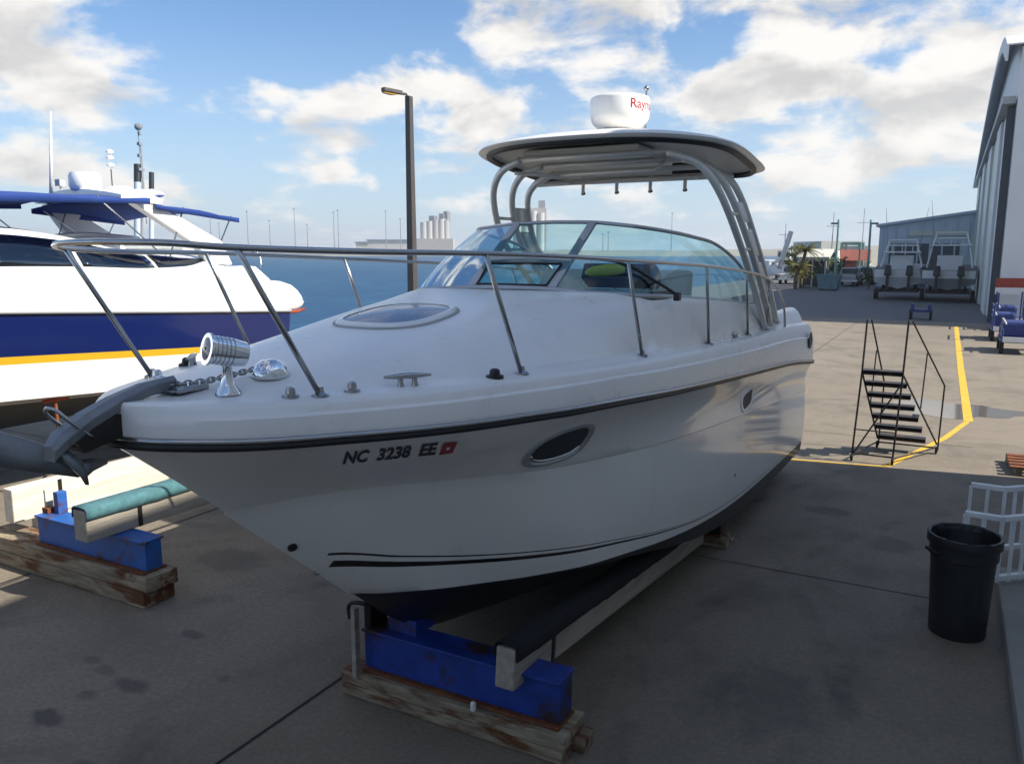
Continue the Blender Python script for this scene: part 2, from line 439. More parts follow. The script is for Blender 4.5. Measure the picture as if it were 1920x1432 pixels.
# ================================================================== SETTING
# ground: concrete apron of the boatyard
def m_ground():
    m = bpy.data.materials.new('yard_concrete'); m.use_nodes = True
    t = NT(m.node_tree)
    geo = t.new('ShaderNodeNewGeometry').outputs['Position']
    n_big = t.noise(geo, 0.16, 6, 0.6, 0.3)
    n_mid = t.noise(geo, 1.1, 8, 0.62, 0.2)
    n_fin = t.noise(geo, 26.0, 6, 0.7)
    c = t.mix(t.lin(n_big, 0.3, 0.7), (0.208, 0.172, 0.127), (0.276, 0.229, 0.169))
    c = t.mix(t.math('MULTIPLY', t.ramp(n_mid, 0.45, 0.75), 0.55), c, (0.125, 0.107, 0.083))
    c = t.mix(t.lin(n_fin, 0.35, 0.65, 0.0, 0.55), c, (0.11, 0.092, 0.070))
    # tyre-worn streaks along the yard
    st = t.noise(t.vmath('MULTIPLY', geo, (1.7, 0.06, 1)), 1.0, 5, 0.6)
    c = t.mix(t.math('MULTIPLY', t.ramp(st, 0.52, 0.78), 0.35), c, (0.115, 0.102, 0.085))
    # hairline cracks and grime patches
    vo = t.new('ShaderNodeTexVoronoi', feature='DISTANCE_TO_EDGE'); vo.inputs['Scale'].default_value = 0.42
    t.l.new(t.vmath('ADD', geo, t.vmath('MULTIPLY', t.vmath('SUBTRACT', t.new('ShaderNodeTexNoise').outputs['Color'], (.5, .5, .5)), (.3, .3, 0))), vo.inputs['Vector'])
    crk = t.math('MULTIPLY', t.ramp(vo.outputs['Distance'], 0.010, 0.002), t.ramp(n_big, 0.50, 0.62))
    c = t.mix(t.math('MULTIPLY', crk, 0.10), c, (0.04, 0.036, 0.03))
    gr = t.noise(geo, 0.55, 9, 0.7, 0.8)
    c = t.mix(t.math('MULTIPLY', t.ramp(gr, 0.50, 0.72), 0.55), c, (0.085, 0.074, 0.058))
    c = t.mix(t.math('MULTIPLY', t.ramp(t.noise(geo, 3.7, 7, 0.7, 0.5), 0.60, 0.75), 0.35), c, (0.30, 0.265, 0.21))
    # greyer, dirtier working strip where boats are washed and hauled (nearest slabs)
    sx = t.new('ShaderNodeSeparateXYZ'); t.l.new(geo, sx.inputs[0])
    # dark asphalt further up the yard
    wob = t.math('MULTIPLY', t.math('SUBTRACT', n_mid, 0.5), 0.4)
    asp = t.ramp(t.math('ADD', sx.outputs[1], wob), 41.0, 41.4)
    c = t.mix(asp, c, t.mix(n_mid, (0.095, 0.095, 0.10), (0.15, 0.148, 0.15)))
    # curved tyre marks
    for cx_, cy_, rad in ((-14.0, 2.0, 12.6), (-14.0, 2.0, 14.1), (9.5, 4.0, 11.6), (9.5, 4.0, 10.2), (-22, 20, 20.6), (-22, 20, 22.2)):
        ln = t.vmath('LENGTH', t.vmath('SUBTRACT', geo, (cx_, cy_, 0)), out=1)
        tm = t.ramp(t.math('ABSOLUTE', t.math('SUBTRACT', ln, rad)), 0.13, 0.05)
        tm = t.math('MULTIPLY', tm, t.ramp(t.noise(geo, 1.6, 6, 0.7), 0.42, 0.70))
        c = t.mix(t.math('MULTIPLY', tm, 0.45), c, (0.05, 0.046, 0.04))
    # oil and water stains with shapes of their own
    for (x, y, rx, ry, k) in [(-5.29, 2.95, .17, .10, .75), (-5.14, 3.5, .20, .09, .6), (-5.39, 4.27, .15, .07, .55), (-5.5, 3.55, .14, .07, .4), (-5.3, 3.26, .10, .06, .4), (-5.75, 3.6, .1, .06, .45), (-4.6, 3.9, .06, .05, .4), (-4.55, 2.75, .12, .05, .4), (-5.2, 2.3, .3, .12, .4),
                              (-2.9, 6.9, .5, .9, .4), (-0.9, 5.6, .35, .6, .35), (-0.35, 9.4, .25, .3, .4), (-5.6, 6.6, .6, .5, .45), (-1.1, 10.3, .3, .2, .5), (-6.4, 5.6, .5, .35, .45), (-9, 9, .7, .4, .3)]:
        d = t.vmath('DIVIDE', t.vmath('SUBTRACT', geo, (x, y, 0)), (rx, ry, 1))
        ln = t.vmath('LENGTH', d, out=1)
        ln = t.math('ADD', ln, t.math('MULTIPLY', t.math('SUBTRACT', t.noise(geo, 7.0, 4), 0.5), 1.1))
        c = t.mix(t.math('MULTIPLY', t.ramp(ln, 1.15, 0.5), k), c, (0.05, 0.048, 0.045))
    bs = t.new('ShaderNodeBsdfPrincipled'); t.put(bs.inputs['Base Color'], c)
    t.put(bs.inputs['Roughness'], t.lin(n_mid, 0.3, 0.7, 0.75, 0.95))
    bp = t.new('ShaderNodeBump'); bp.inputs['Strength'].default_value = 0.25; bp.inputs['Distance'].default_value = 0.01
    t.l.new(n_fin, bp.inputs['Height']); t.l.new(bp.outputs[0], bs.inputs['Normal'])
    t.l.new(bs.outputs[0], t.new('ShaderNodeOutputMaterial').inputs[0]); M['yard_concrete'] = m
m_ground()
QX = -20.0                                              # quay edge
g = MB()._add([(QX, -120, 0), (900, -120, 0), (900, 2500, 0), (QX, 2500, 0), (QX, -120, -2.2), (QX, 2500, -2.2)], [(0, 1, 2, 3), (0, 3, 5, 4)])
ground = struct(g.build('ground', 'yard_concrete'))
# expansion joints, each a thin dark filled strip on the slab edges
jm = MB()
def strip(mb, a, b, wd, z):
    a, b = Vector((*a, z)), Vector((*b, z)); d = (b - a).normalized(); s = Vector((-d.y, d.x, 0)) * wd / 2
    mb._add([a - s, b - s, b + s, a + s], [(0, 1, 2, 3)])
for x in (-4.03, -8.1, -12.2, -16.2):
    m_ = MB(); strip(m_, (x, -20), (x + 0.5, 39.5), 0.025, 0.004); m_.build('expansion_joint', 'joint_dark', ground)
for y in (8.05, 14.9, 21.5, 28, 34.5):
    m_ = MB()
    for x0, x1 in ((-19.9, -16.25), (-16.1, -12.25), (-12.1, -8.15), (-8.0, -4.1), (-3.9, 0.55)): strip(m_, (x0, y), (x1, y), 0.012, 0.004)
    m_.build('expansion_joint', 'joint_dark', ground)

# yellow painted lines
for k, pts in enumerate([[(0.40, 39.0), (0.46, 25.0), (0.52, 17.2)], [(0.50, 17.15), (0.13, 15.4), (-0.62, 12.92)], [(-0.66, 12.90), (-1.9, 12.68), (-4.2, 12.2)]]):
    m_ = MB()
    for a, b in zip(pts, pts[1:]): strip(m_, a, b, (0.16, 0.10, 0.055)[k], 0.005 + 0.001 * k)
    struct(m_.build('painted_line', 'yellow_paint'))
# shallow puddle by the line
def m_puddle():
    m = bpy.data.materials.new('wet_patch'); m.use_nodes = True; t = NT(m.node_tree)
    co = t.new('ShaderNodeTexCoord').outputs['Object']
    bs = t.new('ShaderNodeBsdfPrincipled'); t.put(bs.inputs['Base Color'], t.mix(t.noise(co, 3, 4), (0.10, 0.09, 0.08), (0.16, 0.145, 0.125)))
    bs.inputs['Roughness'].default_value = 0.06
    t.l.new(bs.outputs[0], t.new('ShaderNodeOutputMaterial').inputs[0]); M['wet_patch'] = m
m_puddle()
m_ = MB()
out = []
for k in range(40):
    a = 2 * math.pi * k / 40
    rr = 1 + 0.18 * math.sin(3 * a + 1) + 0.12 * math.sin(7 * a)
    out.append((0.30 + 1.15 * rr * math.cos(a), 18.4 + 0.9 * rr * math.sin(a), 0.0035))
m_._add(out, [tuple(range(40))]); tag(m_.build('puddle', 'wet_patch'), 'shallow puddle on the concrete beside the yellow line', 'puddle')

# raised walkway kerb in front of the near hangar
kb = struct(MB().box((1.46, -0.6, 0.06), (1.68, 19.0, 0.14)).build('walkway', 'kerb_concrete', bevel=0.02))

# water
def m_water():
    m = bpy.data.materials.new('harbour_water'); m.use_nodes = True; t = NT(m.node_tree)
    geo = t.new('ShaderNodeNewGeometry').outputs['Position']
    n1 = t.noise(t.vmath('MULTIPLY', geo, (1.0, 0.55, 1)), 0.30, 6, 0.68, 0.3)
    n2 = t.noise(geo, 0.03, 4, 0.6)
    bs = t.new('ShaderNodeBsdfPrincipled')
    c = t.mix(t.lin(n2, 0.35, 0.65), (0.004, 0.045, 0.125), (0.006, 0.075, 0.135))
    c = t.mix(t.math('MULTIPLY', t.ramp(n1, 0.5, 0.8), 0.8), c, (0.025, 0.16, 0.24))
    t.put(bs.inputs['Base Color'], c); bs.inputs['Roughness'].default_value = 0.45; bs.inputs['Specular IOR Level'].default_value = 0.18
    bp = t.new('ShaderNodeBump'); bp.inputs['Strength'].default_value = 0.9; bp.inputs['Distance'].default_value = 0.5
    t.l.new(n1, bp.inputs['Height']); t.l.new(bp.outputs[0], bs.inputs['Normal'])
    t.l.new(bs.outputs[0], t.new('ShaderNodeOutputMaterial').inputs[0]); M['harbour_water'] = m
m_water()
struct(MB()._add([(-2500, -1500, -1.6), (QX + 0.5, -1500, -1.6), (QX + 0.5, 2600, -1.6), (-2500, 2600, -1.6)], [(0, 1, 2, 3)]).build('water', 'harbour_water'))

# ------------------------------------------------------------------ buildings
# the hangar the photographer stands in front of: casts the shade over the boat
NW, NE = 2.3, 13.4                                       # wall plane, end corner
EAVE = 8.88
nh = thing('boat_hangar', 'tall grey metal boat hangar beside the walkway, shading the cruiser', 'hangar', (14, -12, 0))
MB().box((NW + 12, (NE - 40) / 2, EAVE / 2), (24, NE + 40, EAVE)).build('wall', 'near_wall', nh)
MB().prism([(NW - 0.02, NE + 0.02, EAVE), (NW + 24, NE + 0.02, EAVE), (NW + 12, NE + 0.02, EAVE + 3.0)], (0, -(NE + 40.04), 0)).build('roof', 'metal_clad', nh)
for k in range(6):
    dr = MB().box((NW - 0.04, 8.6 - k * 7.2, 3.2), (0.06, 5.6, 6.4)).build('sliding_door', 'near_wall', nh)

# arched hangar further up the yard, its door front towards the yard
fx, fy0, fy1 = 1.95, 41.2, 95.0
fh = thing('boat_hangar', 'pale metal hangar with curved roofline and tall sliding doors along the yard', 'hangar', (fx, 68, 0))
prof = [(fy0, 11.6), (46, 12.9), (52, 13.4), (60, 13.2), (70, 12.4), (80, 11.4), (88, 10.5), (fy1, 9.9)]
zf = pchip([p[0] for p in prof], [p[1] for p in prof])
ys = np.linspace(fy0, fy1, 30)
MB().prism([(fx, fy0, 0.0)] + [(fx, float(y), zf(float(y))) for y in ys] + [(fx, fy1, 0.0)], (22, 0, 0)).build('shell', 'metal_clad', fh)
rows = [[(fx - 0.5 + dx, float(y), zf(float(y)) + dz) for y in ys] for dx, dz in ((0, -0.5), (0, 0.12), (24, 0.12))]
MB().grid(rows).build('roof', 'metal_clad', fh, solid=0.1)
random.seed(3)
y = fy0 + 0.8; k = 0
seq = [('clad_dark', 0.5, 0.30), ('metal_clad', 4.0, 0.20), ('metal_clad', 4.2, 0.32), ('clad_dark', 1.0, 0.05), ('clad_green', 4.6, 0.22), ('metal_clad', 4.6, 0.34), ('clad_dark', 0.8, 0.05), ('clad_green', 5.2, 0.24), ('metal_clad', 5.2, 0.36), ('clad_dark', 0.9, 0.05), ('metal_clad', 5.4, 0.24), ('clad_green', 5.0, 0.34), ('clad_dark', 0.8, 0.05), ('metal_clad', 5.2, 0.25)]
for mt, wd, off in seq:
    if y + wd > fy1 - 0.5: break
    hgt = min(9.3, zf(y + wd / 2) - 1.2)
    MB().box((fx - off / 2 - 0.02, y + wd / 2, hgt / 2 + 0.02), (off, wd - 0.12, hgt)).build('door_panel', mt, fh)
    y += wd
MB().box((fx - 0.3, (fy0 + fy1) / 2, 9.55), (0.5, fy1 - fy0 - 0.6, 0.3)).build('door_track', 'dash_grey', fh)

# shed across the end of the yard
sh = thing('metal_shed', 'blue grey metal shed with sloping roofline and wide dark doorway', 'shed', (-1, 86, 0))
yb = 80.0
pL, pR = at(1650, 425, Y=yb), at(1836, 398, Y=yb)
xl, xr = pL.x, pR.x + 0.6
MB().prism([(xl, yb, 0), (xr, yb, 0), (xr, yb, pR.z + 0.1), (xl, yb, pL.z)], (0, 14, 0)).build('wall', 'clad_blue', sh)
MB().prism([(xl - 0.3, yb - 0.3, pL.z - 0.02), (xr, yb - 0.3, pR.z + 0.08), (xr, yb - 0.3, pR.z + 0.3), (xl - 0.3, yb - 0.3, pL.z + 0.2)], (0, 14.5, 0)).build('roof', 'clad_blue', sh)
dl, dr_ = at(1668, 457, Y=yb), at(1800, 457, Y=yb)
MB().box(((dl.x + dr_.x) / 2, yb - 0.03, dl.z / 2), (dr_.x - dl.x, 0.08, dl.z)).build('doorway', 'clad_dark', sh)  # flat dark sheet on the wall, standing for the shade inside the opening
for k in range(9):
    x = xl + 0.3 + k * (xr - xl - 0.6) / 8
    MB().box((x, yb - 0.05, 0.5 * (pL.z + (pR.z - pL.z) * k / 8) - 0.1), (0.12, 0.06, pL.z + (pR.z - pL.z) * k / 8 - 0.3)).build('rib', 'clad_blue', sh)
MB().box(((dl.x + dr_.x) / 2 + 1, yb - 0.12, dl.z + 0.9), (4.6, 0.1, 0.45)).build('sign_board', 'pale_wall', sh)

# ================================================================== MAIN BOAT: express cruiser on the cradle, bow towards the camera (-Y)
CX = -3.2
boat = thing('cabin_cruiser', 'white cabin cruiser with hardtop on blocks, bow towards the yard entrance', 'boat', (CX, 6.5, 0))
hs = pchip([2.19, 2.205, 2.32, 2.48, 2.85, 3.15, 3.52, 3.95, 4.35, 4.99, 5.92, 7.69, 9, 10.6, 12.0], [0.0, .10, .323, .491, .729, .908, 1.074, 1.192, 1.284, 1.347, 1.41, 1.45, 1.475, 1.505, 1.57])
zs = pchip([2.19, 2.6, 3.5, 4.4, 6, 7.7, 9.2, 10.65, 12.0], [2.37, 2.34, 2.30, 2.25, 2.13, 2.0, 1.89, 1.78, 1.64])
zp = pchip([2, 3.7, 4.6, 5.28, 6.2, 7.4, 8.2, 9.4, 10.6, 12.2], [1.1, 1.04, .975, .915, .79, .66, .60, .54, .50, .46])
kp = pchip([2, 3.4, 3.8, 4.1, 4.6, 5.0, 5.6, 6.2, 7.0, 8.0, 12.2], [1.9, 1.85, 1.45, 1.22, 1.0, .85, .66, .52, .34, .26, .24])      # the boot stripes draw together aft
stem = pchip([2.19, 2.42, 2.78, 3.24, 3.78, 4.37, 4.79, 5.3, 6, 8, 12.0], [2.37, 2.18, 1.87, 1.54, 1.02, .57, .40, .32, .26, .17, .12])
kn_h = pchip([2.78, 3.1, 3.36, 3.64, 4.06, 4.88, 6.3, 8, 12.0], [0, .14, .29, .50, .76, 1.06, 1.285, 1.385, 1.50])
kn_z = pchip([2.78, 3.36, 4.88, 6.3, 8, 12.0], [1.87, 1.87, 1.77, 1.66, 1.53, 1.22])
ch_h = pchip([3.70, 3.92, 4.13, 4.41, 4.71, 5.28, 5.97, 6.52, 7.2, 7.9, 8.9, 10.2, 12.0], [0, .20, .40, .60, .80, 1.06, 1.18, 1.255, 1.32, 1.365, 1.40, 1.43, 1.47])
ch_z = pchip([3.70, 3.92, 4.13, 4.41, 4.71, 5.28, 5.97, 6.52, 7.2, 7.9, 8.9, 10.2, 12.0], [1.07, 1.02, 1.0, .98, .955, .89, .77, .66, .54, .46, .38, .35, .33])
TR = 12.0
NU = 72
def ycurve(y0, u): return y0 + (TR - y0) * (u ** 1.7)
rows = []
def between(a, b, n, bulge=0.0, first=False):
    """rows of points between two edge rows; bulge pushes the half-breadth out"""
    for k in range(0 if first else 1, n + 1):
        f = k / n
        r = []
        for p, q in zip(a, b):
            x = p[0] + (q[0] - p[0]) * f; yy = p[1] + (q[1] - p[1]) * f; z = p[2] + (q[2] - p[2]) * f
            x += bulge * math.sin(math.pi * f) * min(1.0, abs(p[0]) / 0.8)
            r.append((max(0.0, x), yy, z))
        rows.append(r)
U = [i / (NU - 1) for i in range(NU)]
sheer = [(hs(ycurve(2.19, u)), ycurve(2.19, u), zs(ycurve(2.19, u))) for u in U]
knk = [(kn_h(ycurve(2.78, u)), ycurve(2.78, u), kn_z(ycurve(2.78, u))) for u in U]
chn = [(ch_h(ycurve(3.70, u)), ycurve(3.70, u), ch_z(ycurve(3.70, u))) for u in U]
chn2 = [(max(0, h - 0.045), yy, z - 0.012) for h, yy, z in chn]
kel = [(0.0, ycurve(3.70, u), stem(ycurve(3.70, u)) if i else 1.062) for i, u in enumerate(U)]
between(sheer, knk, 8, -0.05, True)
between([(max(0, h - 0.012), yy, z - 0.012) for h, yy, z in knk], chn, 10, 0.025, True)
between(chn2, kel, 12, 0.06, True)
def hull_mesh():
    mb = MB()
    for sgn in (1, -1):
        R_ = [[(CX + sgn * h, yy, z) for h, yy, z in r] for r in rows]
        if sgn < 0: R_ = R_[::-1]
        mb.grid(R_)
    # transom
    n = len(mb.v)
    prt = [Vector((CX + r[-1][0], r[-1][1], r[-1][2])) for r in rows]; stb = [Vector((CX - r[-1][0], r[-1][1], r[-1][2])) for r in rows]
    mb.grid([prt, stb])
    return mb
hm = hull_mesh()
above = [(p[2] - zp(p[1])) / kp(p[1]) for p in hm.v]; along = [p[1] for p in hm.v]
hull = hm.build('hull', 'cruiser_hull', boat, smooth=35, attrs={'above': above, 'along': along})
HB = BVHTree.FromPolygons([Vector(p) for p in hm.v], hm.f)
def hull_at(y, z, side=1, off=0.003):
    hit, nor, _, _ = HB.ray_cast(Vector((CX + side * 4, y, z)), Vector((-side, 0, 0)))
    if hit is None: return None, None
    if nor.x * side < 0: nor = -nor
    return hit + nor * off, nor
def hull_px(u, v):
    hit, nor, _, _ = HB.ray_cast(Vector((0, 0, CAM_H)), at_dir(u, v).normalized())
    return hit, nor

# rub rail: stainless strip over black rubber, all round
for nm, mt, r_, dz, do in (('rub_rail', 'black_rubber', 0.020, -0.012, 0.004), ('rub_strip', 'stainless', 0.014, 0.014, 0.014)):
    path = [(CX + h + do, yy, z + dz) for h, yy, z in sheer][::-1] + [(CX - h - do, yy, z + dz) for h, yy, z in sheer][1:]
    MB().tube(path, r_, 8).build(nm, mt, boat, smooth=180)

# deck moulding
dzf = pchip([2.19, 2.87, 4.0, 5.6, 7.3, 8.8, 10, 12.0], [.17, .19, .226, .27, .32, .375, .44, .55])
zcen = pchip([2.19, 2.6, 3.0, 3.5, 4.0, 5.0, 5.87, 6.6], [2.515, 2.54, 2.595, 2.67, 2.735, 2.84, 2.88, 2.88])
pw = pchip([2.19, 3.0, 4.0, 5.0, 5.6, 6.05], [2.0, 2.5, 3.2, 4.8, 8.5, 16.0])
flw = pchip([2.19, 4.0, 6.05], [0.10, 0.09, 0.05])
def edge_pts(y):
    h, z, d = hs(y), zs(y), dzf(y)
    k = min(1.0, h / 0.35)
    return [(h, z + 0.012), (h - 0.004 * k, z + d * 0.45), (h - 0.012 * k, z + d * 0.62), (h - 0.034 * k, z + d * 0.62 + 0.012), (h - 0.045 * k, z + d * 0.84), (h - 0.075 * k, z + d * 0.96), (h - 0.14 * k, z + d)]
YF = [2.195 + (6.05 - 2.195) * (i / 40) ** 1.6 for i in range(41)]
frow = []
for yy in YF:
    e = edge_pts(yy); te, ze = e[-1]; zc_ = max(zcen(yy), ze + 0.003); p = pw(yy)
    half = list(e)
    fl = max(0.0, te - flw(yy) * min(1, te / 0.6))
    for k in range(1, 23):
        t_ = fl * (1 - (k / 22) ** 1.6)
        half.append((t_, zc_ - (zc_ - ze - 0.006) * (t_ / max(fl, 1e-6)) ** p))
    full = [(CX + t_, yy, z) for t_, z in half] + [(CX - t_, yy, z) for t_, z in half[::-1][1:]]
    frow.append(full)
deck = MB().grid(frow).build('deck', 'gelcoat_deck', boat, smooth=40)
DB = BVHTree.FromPolygons([Vector(p) for r in frow for p in r], [f for f in MB().grid(frow).f])
def deck_z(x, y):
    hit, nor, _, _ = DB.ray_cast(Vector((x, y, 5)), Vector((0, 0, -1)))
    return (hit.z, nor if nor.z > 0 else -nor) if hit is not None else (zs(y) + dzf(y), Vector((0, 0, 1)))

# windscreen curves (half-breadth, y, z), port; mirrored to starboard
WB = smooth_path([(0.0, 5.84, 2.90), (0.38, 5.86, 2.893), (0.72, 5.85, 2.87), (1.03, 6.02, 2.85), (1.13, 6.6, 2.815), (1.16, 7.3, 2.765), (1.20, 8.4, 2.68), (1.22, 9.45, 2.592), (1.225, 9.95, 2.56)], 8)
WT = smooth_path([(0.0, 6.68, 3.455), (0.38, 6.70, 3.447), (0.62, 6.68, 3.425), (0.82, 6.72, 3.400), (0.96, 7.12, 3.366), (1.05, 7.55, 3.326), (1.12, 8.15, 3.255), (1.18, 8.95, 3.03), (1.22, 9.93, 2.585)], 8)
wb_t = pchip([p.y + i * 1e-6 for i, p in enumerate(WB) if p.y > 5.99 or False] or [0], [p.x for p in WB if p.y > 5.99])
wb_z = pchip([p.y + i * 1e-6 for i, p in enumerate(WB) if p.y > 5.99], [p.z for p in WB if p.y > 5.99])
# side decks aft of the foredeck, with the cabin side rising to the windscreen foot, then coaming and cockpit
YA = [6.045 + (TR - 6.045) * (i / 48) ** 1.25 for i in range(49)]
def tin(y): return wb_t(y) if y <= 9.95 else 1.225
def zin(y): return wb_z(y) if y <= 9.95 else 2.56 - 0.16 * min(1, (y - 9.95) / 0.5)
for sgn in (1, -1):
    sr = []
    for yy in YA:
        e = edge_pts(yy); te, ze = e[-1]; ti, zi = tin(yy), zin(yy)
        f2 = te - 0.035
        bl = min(1.0, max(0.0, (yy - 6.045) / 0.7)); bl = bl * bl * (3 - 2 * bl)
        fl = max(0.0, te - 0.05); zc_ = zcen(min(yy, 6.6))
        def zfore(t_): return zc_ - (zc_ - ze - 0.006) * (min(t_, fl) / fl) ** 16.0
        pts = e + [(f2, ze + 0.004)]
        for k in range(1, 19):
            f = k / 18
            t_ = f2 + (ti + 0.01 - f2) * (f ** (1 + 0.4 * bl))
            zsd = ze + 0.004 + (zi - ze - 0.004) * math.sin(f * math.pi / 2)
            pts.append((t_, zfore(t_) * (1 - bl) + zsd * bl))
        zi = pts[-1][1]
        pts += [(ti - 0.05, zi - 0.004), (ti - 0.09, zi - 0.05), (ti - 0.10, 1.75)]
        sr.append([(CX + sgn * t_, yy, z) for t_, z in pts])
    MB().grid(sr if sgn > 0 else sr[::-1]).build('side_deck', 'gelcoat_deck', boat, smooth=40)
# cockpit inside
MB().box((CX, 9.4, 1.72), (2.3, 5.0, 0.06)).build('cockpit_sole', 'seat_vinyl', boat)
dash_rows = [[(CX + t_ * sx, yy, z) for t_ in (-1.08, -0.7, -0.3, 0.3, 0.7, 1.08)] for sx, yy, z in ((0.90, 6.0, 2.84), (0.96, 6.5, 2.86), (1.0, 6.85, 2.86), (1.0, 7.1, 2.80), (1.0, 7.15, 2.3), (1.0, 7.15, 1.75))]
dash = MB().grid(dash_rows).build('dashboard', 'dash_grey', boat, smooth=50)
MB().box((CX + 0.55, 6.98, 2.97), (0.7, 0.22, 0.16), Matrix.Rotation(R(-28), 3, 'X')).build('instrument_panel', 'dark_interior', dash, bevel=0.02)
wh = [(CX + 0.55 + 0.19 * math.cos(a), 7.33 + 0.07 * math.sin(a), 2.86 + 0.18 * math.sin(a)) for a in [2 * math.pi * k / 24 for k in range(24)]]
MB().tube(wh, 0.014, 6, closed=True).tube([(CX + 0.37, 7.33, 2.86), (CX + 0.73, 7.33, 2.86)], 0.011, 6).tube([(CX + 0.55, 7.32, 2.86), (CX + 0.55, 7.1, 2.78)], 0.02, 6).build('steering_wheel', 'black_plastic', boat, smooth=60)
for x_, y_ in ((CX + 0.55, 7.95), (CX - 0.6, 7.95)):
    st = MB().box((x_, y_, 2.42), (0.62, 0.55, 0.16)).build('seat', 'seat_vinyl', boat, bevel=0.04)
    MB().box((x_, y_ + 0.27, 2.74), (0.60, 0.13, 0.52), Matrix.Rotation(R(-8), 3, 'X')).build('seat_back', 'seat_vinyl', st, bevel=0.04)
    MB().tube([(x_, y_, 1.75), (x_, y_, 2.36)], 0.06, 10).build('pedestal', 'alu', st, smooth=60)
MB().box((CX, 11.4, 2.0), (2.2, 0.7, 0.8)).build('transom_bench', 'seat_vinyl', boat, bevel=0.05)
yv = [at(1098, 512, Y=6.72), at(1120, 508, Y=6.72), at(1150, 506, Y=6.76), at(1172, 505, Y=6.80)]  # rounded bright yellow shape behind the windscreen
MB().tube(smooth_path(yv, 5), [0.014, 0.03, 0.038, 0.042, 0.045, 0.046, 0.048, 0.05, 0.052, 0.052, 0.05, 0.048, 0.045, 0.04, 0.03, 0.018], 8, flat=1.0).build('yellow_object', 'bright_yellow', boat, smooth=180)

# windscreen: panes, frame bars
def ws(i, f, sgn):
    a, b = WB[i], WT[i]
    p = a.lerp(b, f); bow_ = 0.035 * math.sin(math.pi * f)
    return Vector((CX + sgn * (p.x + bow_), p.y - bow_, p.z))
i38 = 8
frame = MB().tube([ws(i, 0, -1) for i in range(len(WB) - 1, 0, -1)] + [ws(i, 0, 1) for i in range(len(WB))], 0.020, 6).build('windscreen_sill', 'alu_frame', boat, smooth=180)
MB().tube([ws(i, 1, -1) for i in range(len(WB) - 1, 0, -1)] + [ws(i, 1, 1) for i in range(len(WB))], 0.017, 6).build('windscreen_top_rail', 'alu_frame', boat, smooth=180)
for sgn in (1, -1):
    MB().grid([[ws(i, f / 6, sgn) for i in range(i38, len(WB))] for f in range(7)]).build('windscreen_pane', 'windscreen_glass', boat, smooth=180)
    a, b = ws(i38, 0, sgn), ws(i38, 1, sgn)
    MB().bar(a, b, 0.075, 0.03, up=(0, -1, 0.6)).build('windscreen_mullion', 'alu_frame', boat, bevel=0.006)
MB().grid([[ws(i, f / 6, s_) for s_, i in [(-1, i38), (-1, 4), (1, 0), (1, 4), (1, i38)]] for f in range(7)]).build('windscreen_pane', 'windscreen_glass', boat, smooth=180)
a, b = ws(i38, 0.42, -1), ws(i38, 0.42, 1)
MB().bar(a, b, 0.03, 0.045).build('walkthrough_crossbar', 'alu_frame', boat)
gl_ = [ws(i38, 0.05, -1) + Vector((.06, -.02, 0)), ws(i38, 0.36, -1) + Vector((.06, -.02, 0)), ws(i38, 0.36, 1) + Vector((-.06, -.02, 0)), ws(i38, 0.05, 1) + Vector((-.06, -.02, 0))]
MB().tube(gl_, 0.012, 6, closed=True).build('walkthrough_gasket', 'black_rubber', boat, smooth=60)
wi = [Vector((CX + 0.60, 6.05, 3.10)), Vector((CX + 0.80, 6.10, 3.07)), Vector((CX + 1.02, 6.22, 2.98)), Vector((CX + 1.12, 6.45, 2.84))]
wpx = [at(1160, 492, Y=6.12), at(1195, 505, Y=6.14), at(1270, 553, Y=6.42)]
wp = MB().tube(smooth_path([at(1065, 484, Y=6.02), at(1130, 488, Y=6.06), at(1180, 499, Y=6.13), at(1225, 525, Y=6.28), at(1272, 554, Y=6.50)], 6), [0.007] * 10 + [0.012] * 15, 6).build('wiper', 'black_plastic', boat, smooth=180)
MB().box(at(1270, 556, Y=6.48), (0.05, 0.08, 0.07)).build('wiper_motor', 'black_plastic', wp, bevel=0.01)

# hardtop
HT0, HT1, HTW = 6.95, 9.48, 1.36
def ht_outline(sc, n=64):
    pts = []
    for k in range(n):
        a = 2 * math.pi * k / n
        c_, s_ = math.cos(a), math.sin(a)
        e = 2.6 if s_ < 0 else 5.5
        x = math.copysign(abs(c_) ** (2 / e), c_) * HTW * sc
        yy = (HT0 + HT1) / 2 + math.copysign(abs(s_) ** (2 / e), s_) * (HT1 - HT0) / 2 * sc
        pts.append((x, yy))
    return pts
def ht_edge(x, y): return 4.235 - 0.062 * max(0, (y - 7.5)) ** 1.4 - 0.05 * (abs(x) / HTW) ** 3
def ht_thin(y): return 1 - 0.62 * min(1, max(0, (y - 7.9) / 1.5))
def ht_ring(sc, dz, flat=0.0):
    return [(CX + x, y, ht_edge(x, y) + (dz if dz < 0 else dz * (ht_thin(y) if sc > 0.6 else 1)) + flat * (1 - (x / HTW) ** 2)) for x, y in ht_outline(sc)]
top = MB().grid([ht_ring(0.93, -0.028), ht_ring(0.965, -0.026), ht_ring(1.01, -0.010), ht_ring(1.025, 0.004), ht_ring(1.015, 0.020), ht_ring(0.95, 0.042), ht_ring(0.8, 0.058, 0.025), ht_ring(0.5, 0.075, 0.07), ht_ring(0.2, 0.09, 0.10), ht_ring(0.02, 0.09, 0.10)], closed=True)
hard = top.build('hardtop', 'gelcoat', boat, smooth=50)
MB().grid([ht_ring(0.935, -0.027), ht_ring(0.92, 0.0), ht_ring(0.5, 0.02), ht_ring(0.02, 0.02)], closed=True).build('headliner', 'liner', hard, smooth=40)
MB().tube([Vector(p) + Vector((0, 0, 0)) for p in ht_ring(0.945, -0.030)], 0.036, 6, closed=True).build('edge_trim', 'black_rubber', hard, smooth=180)
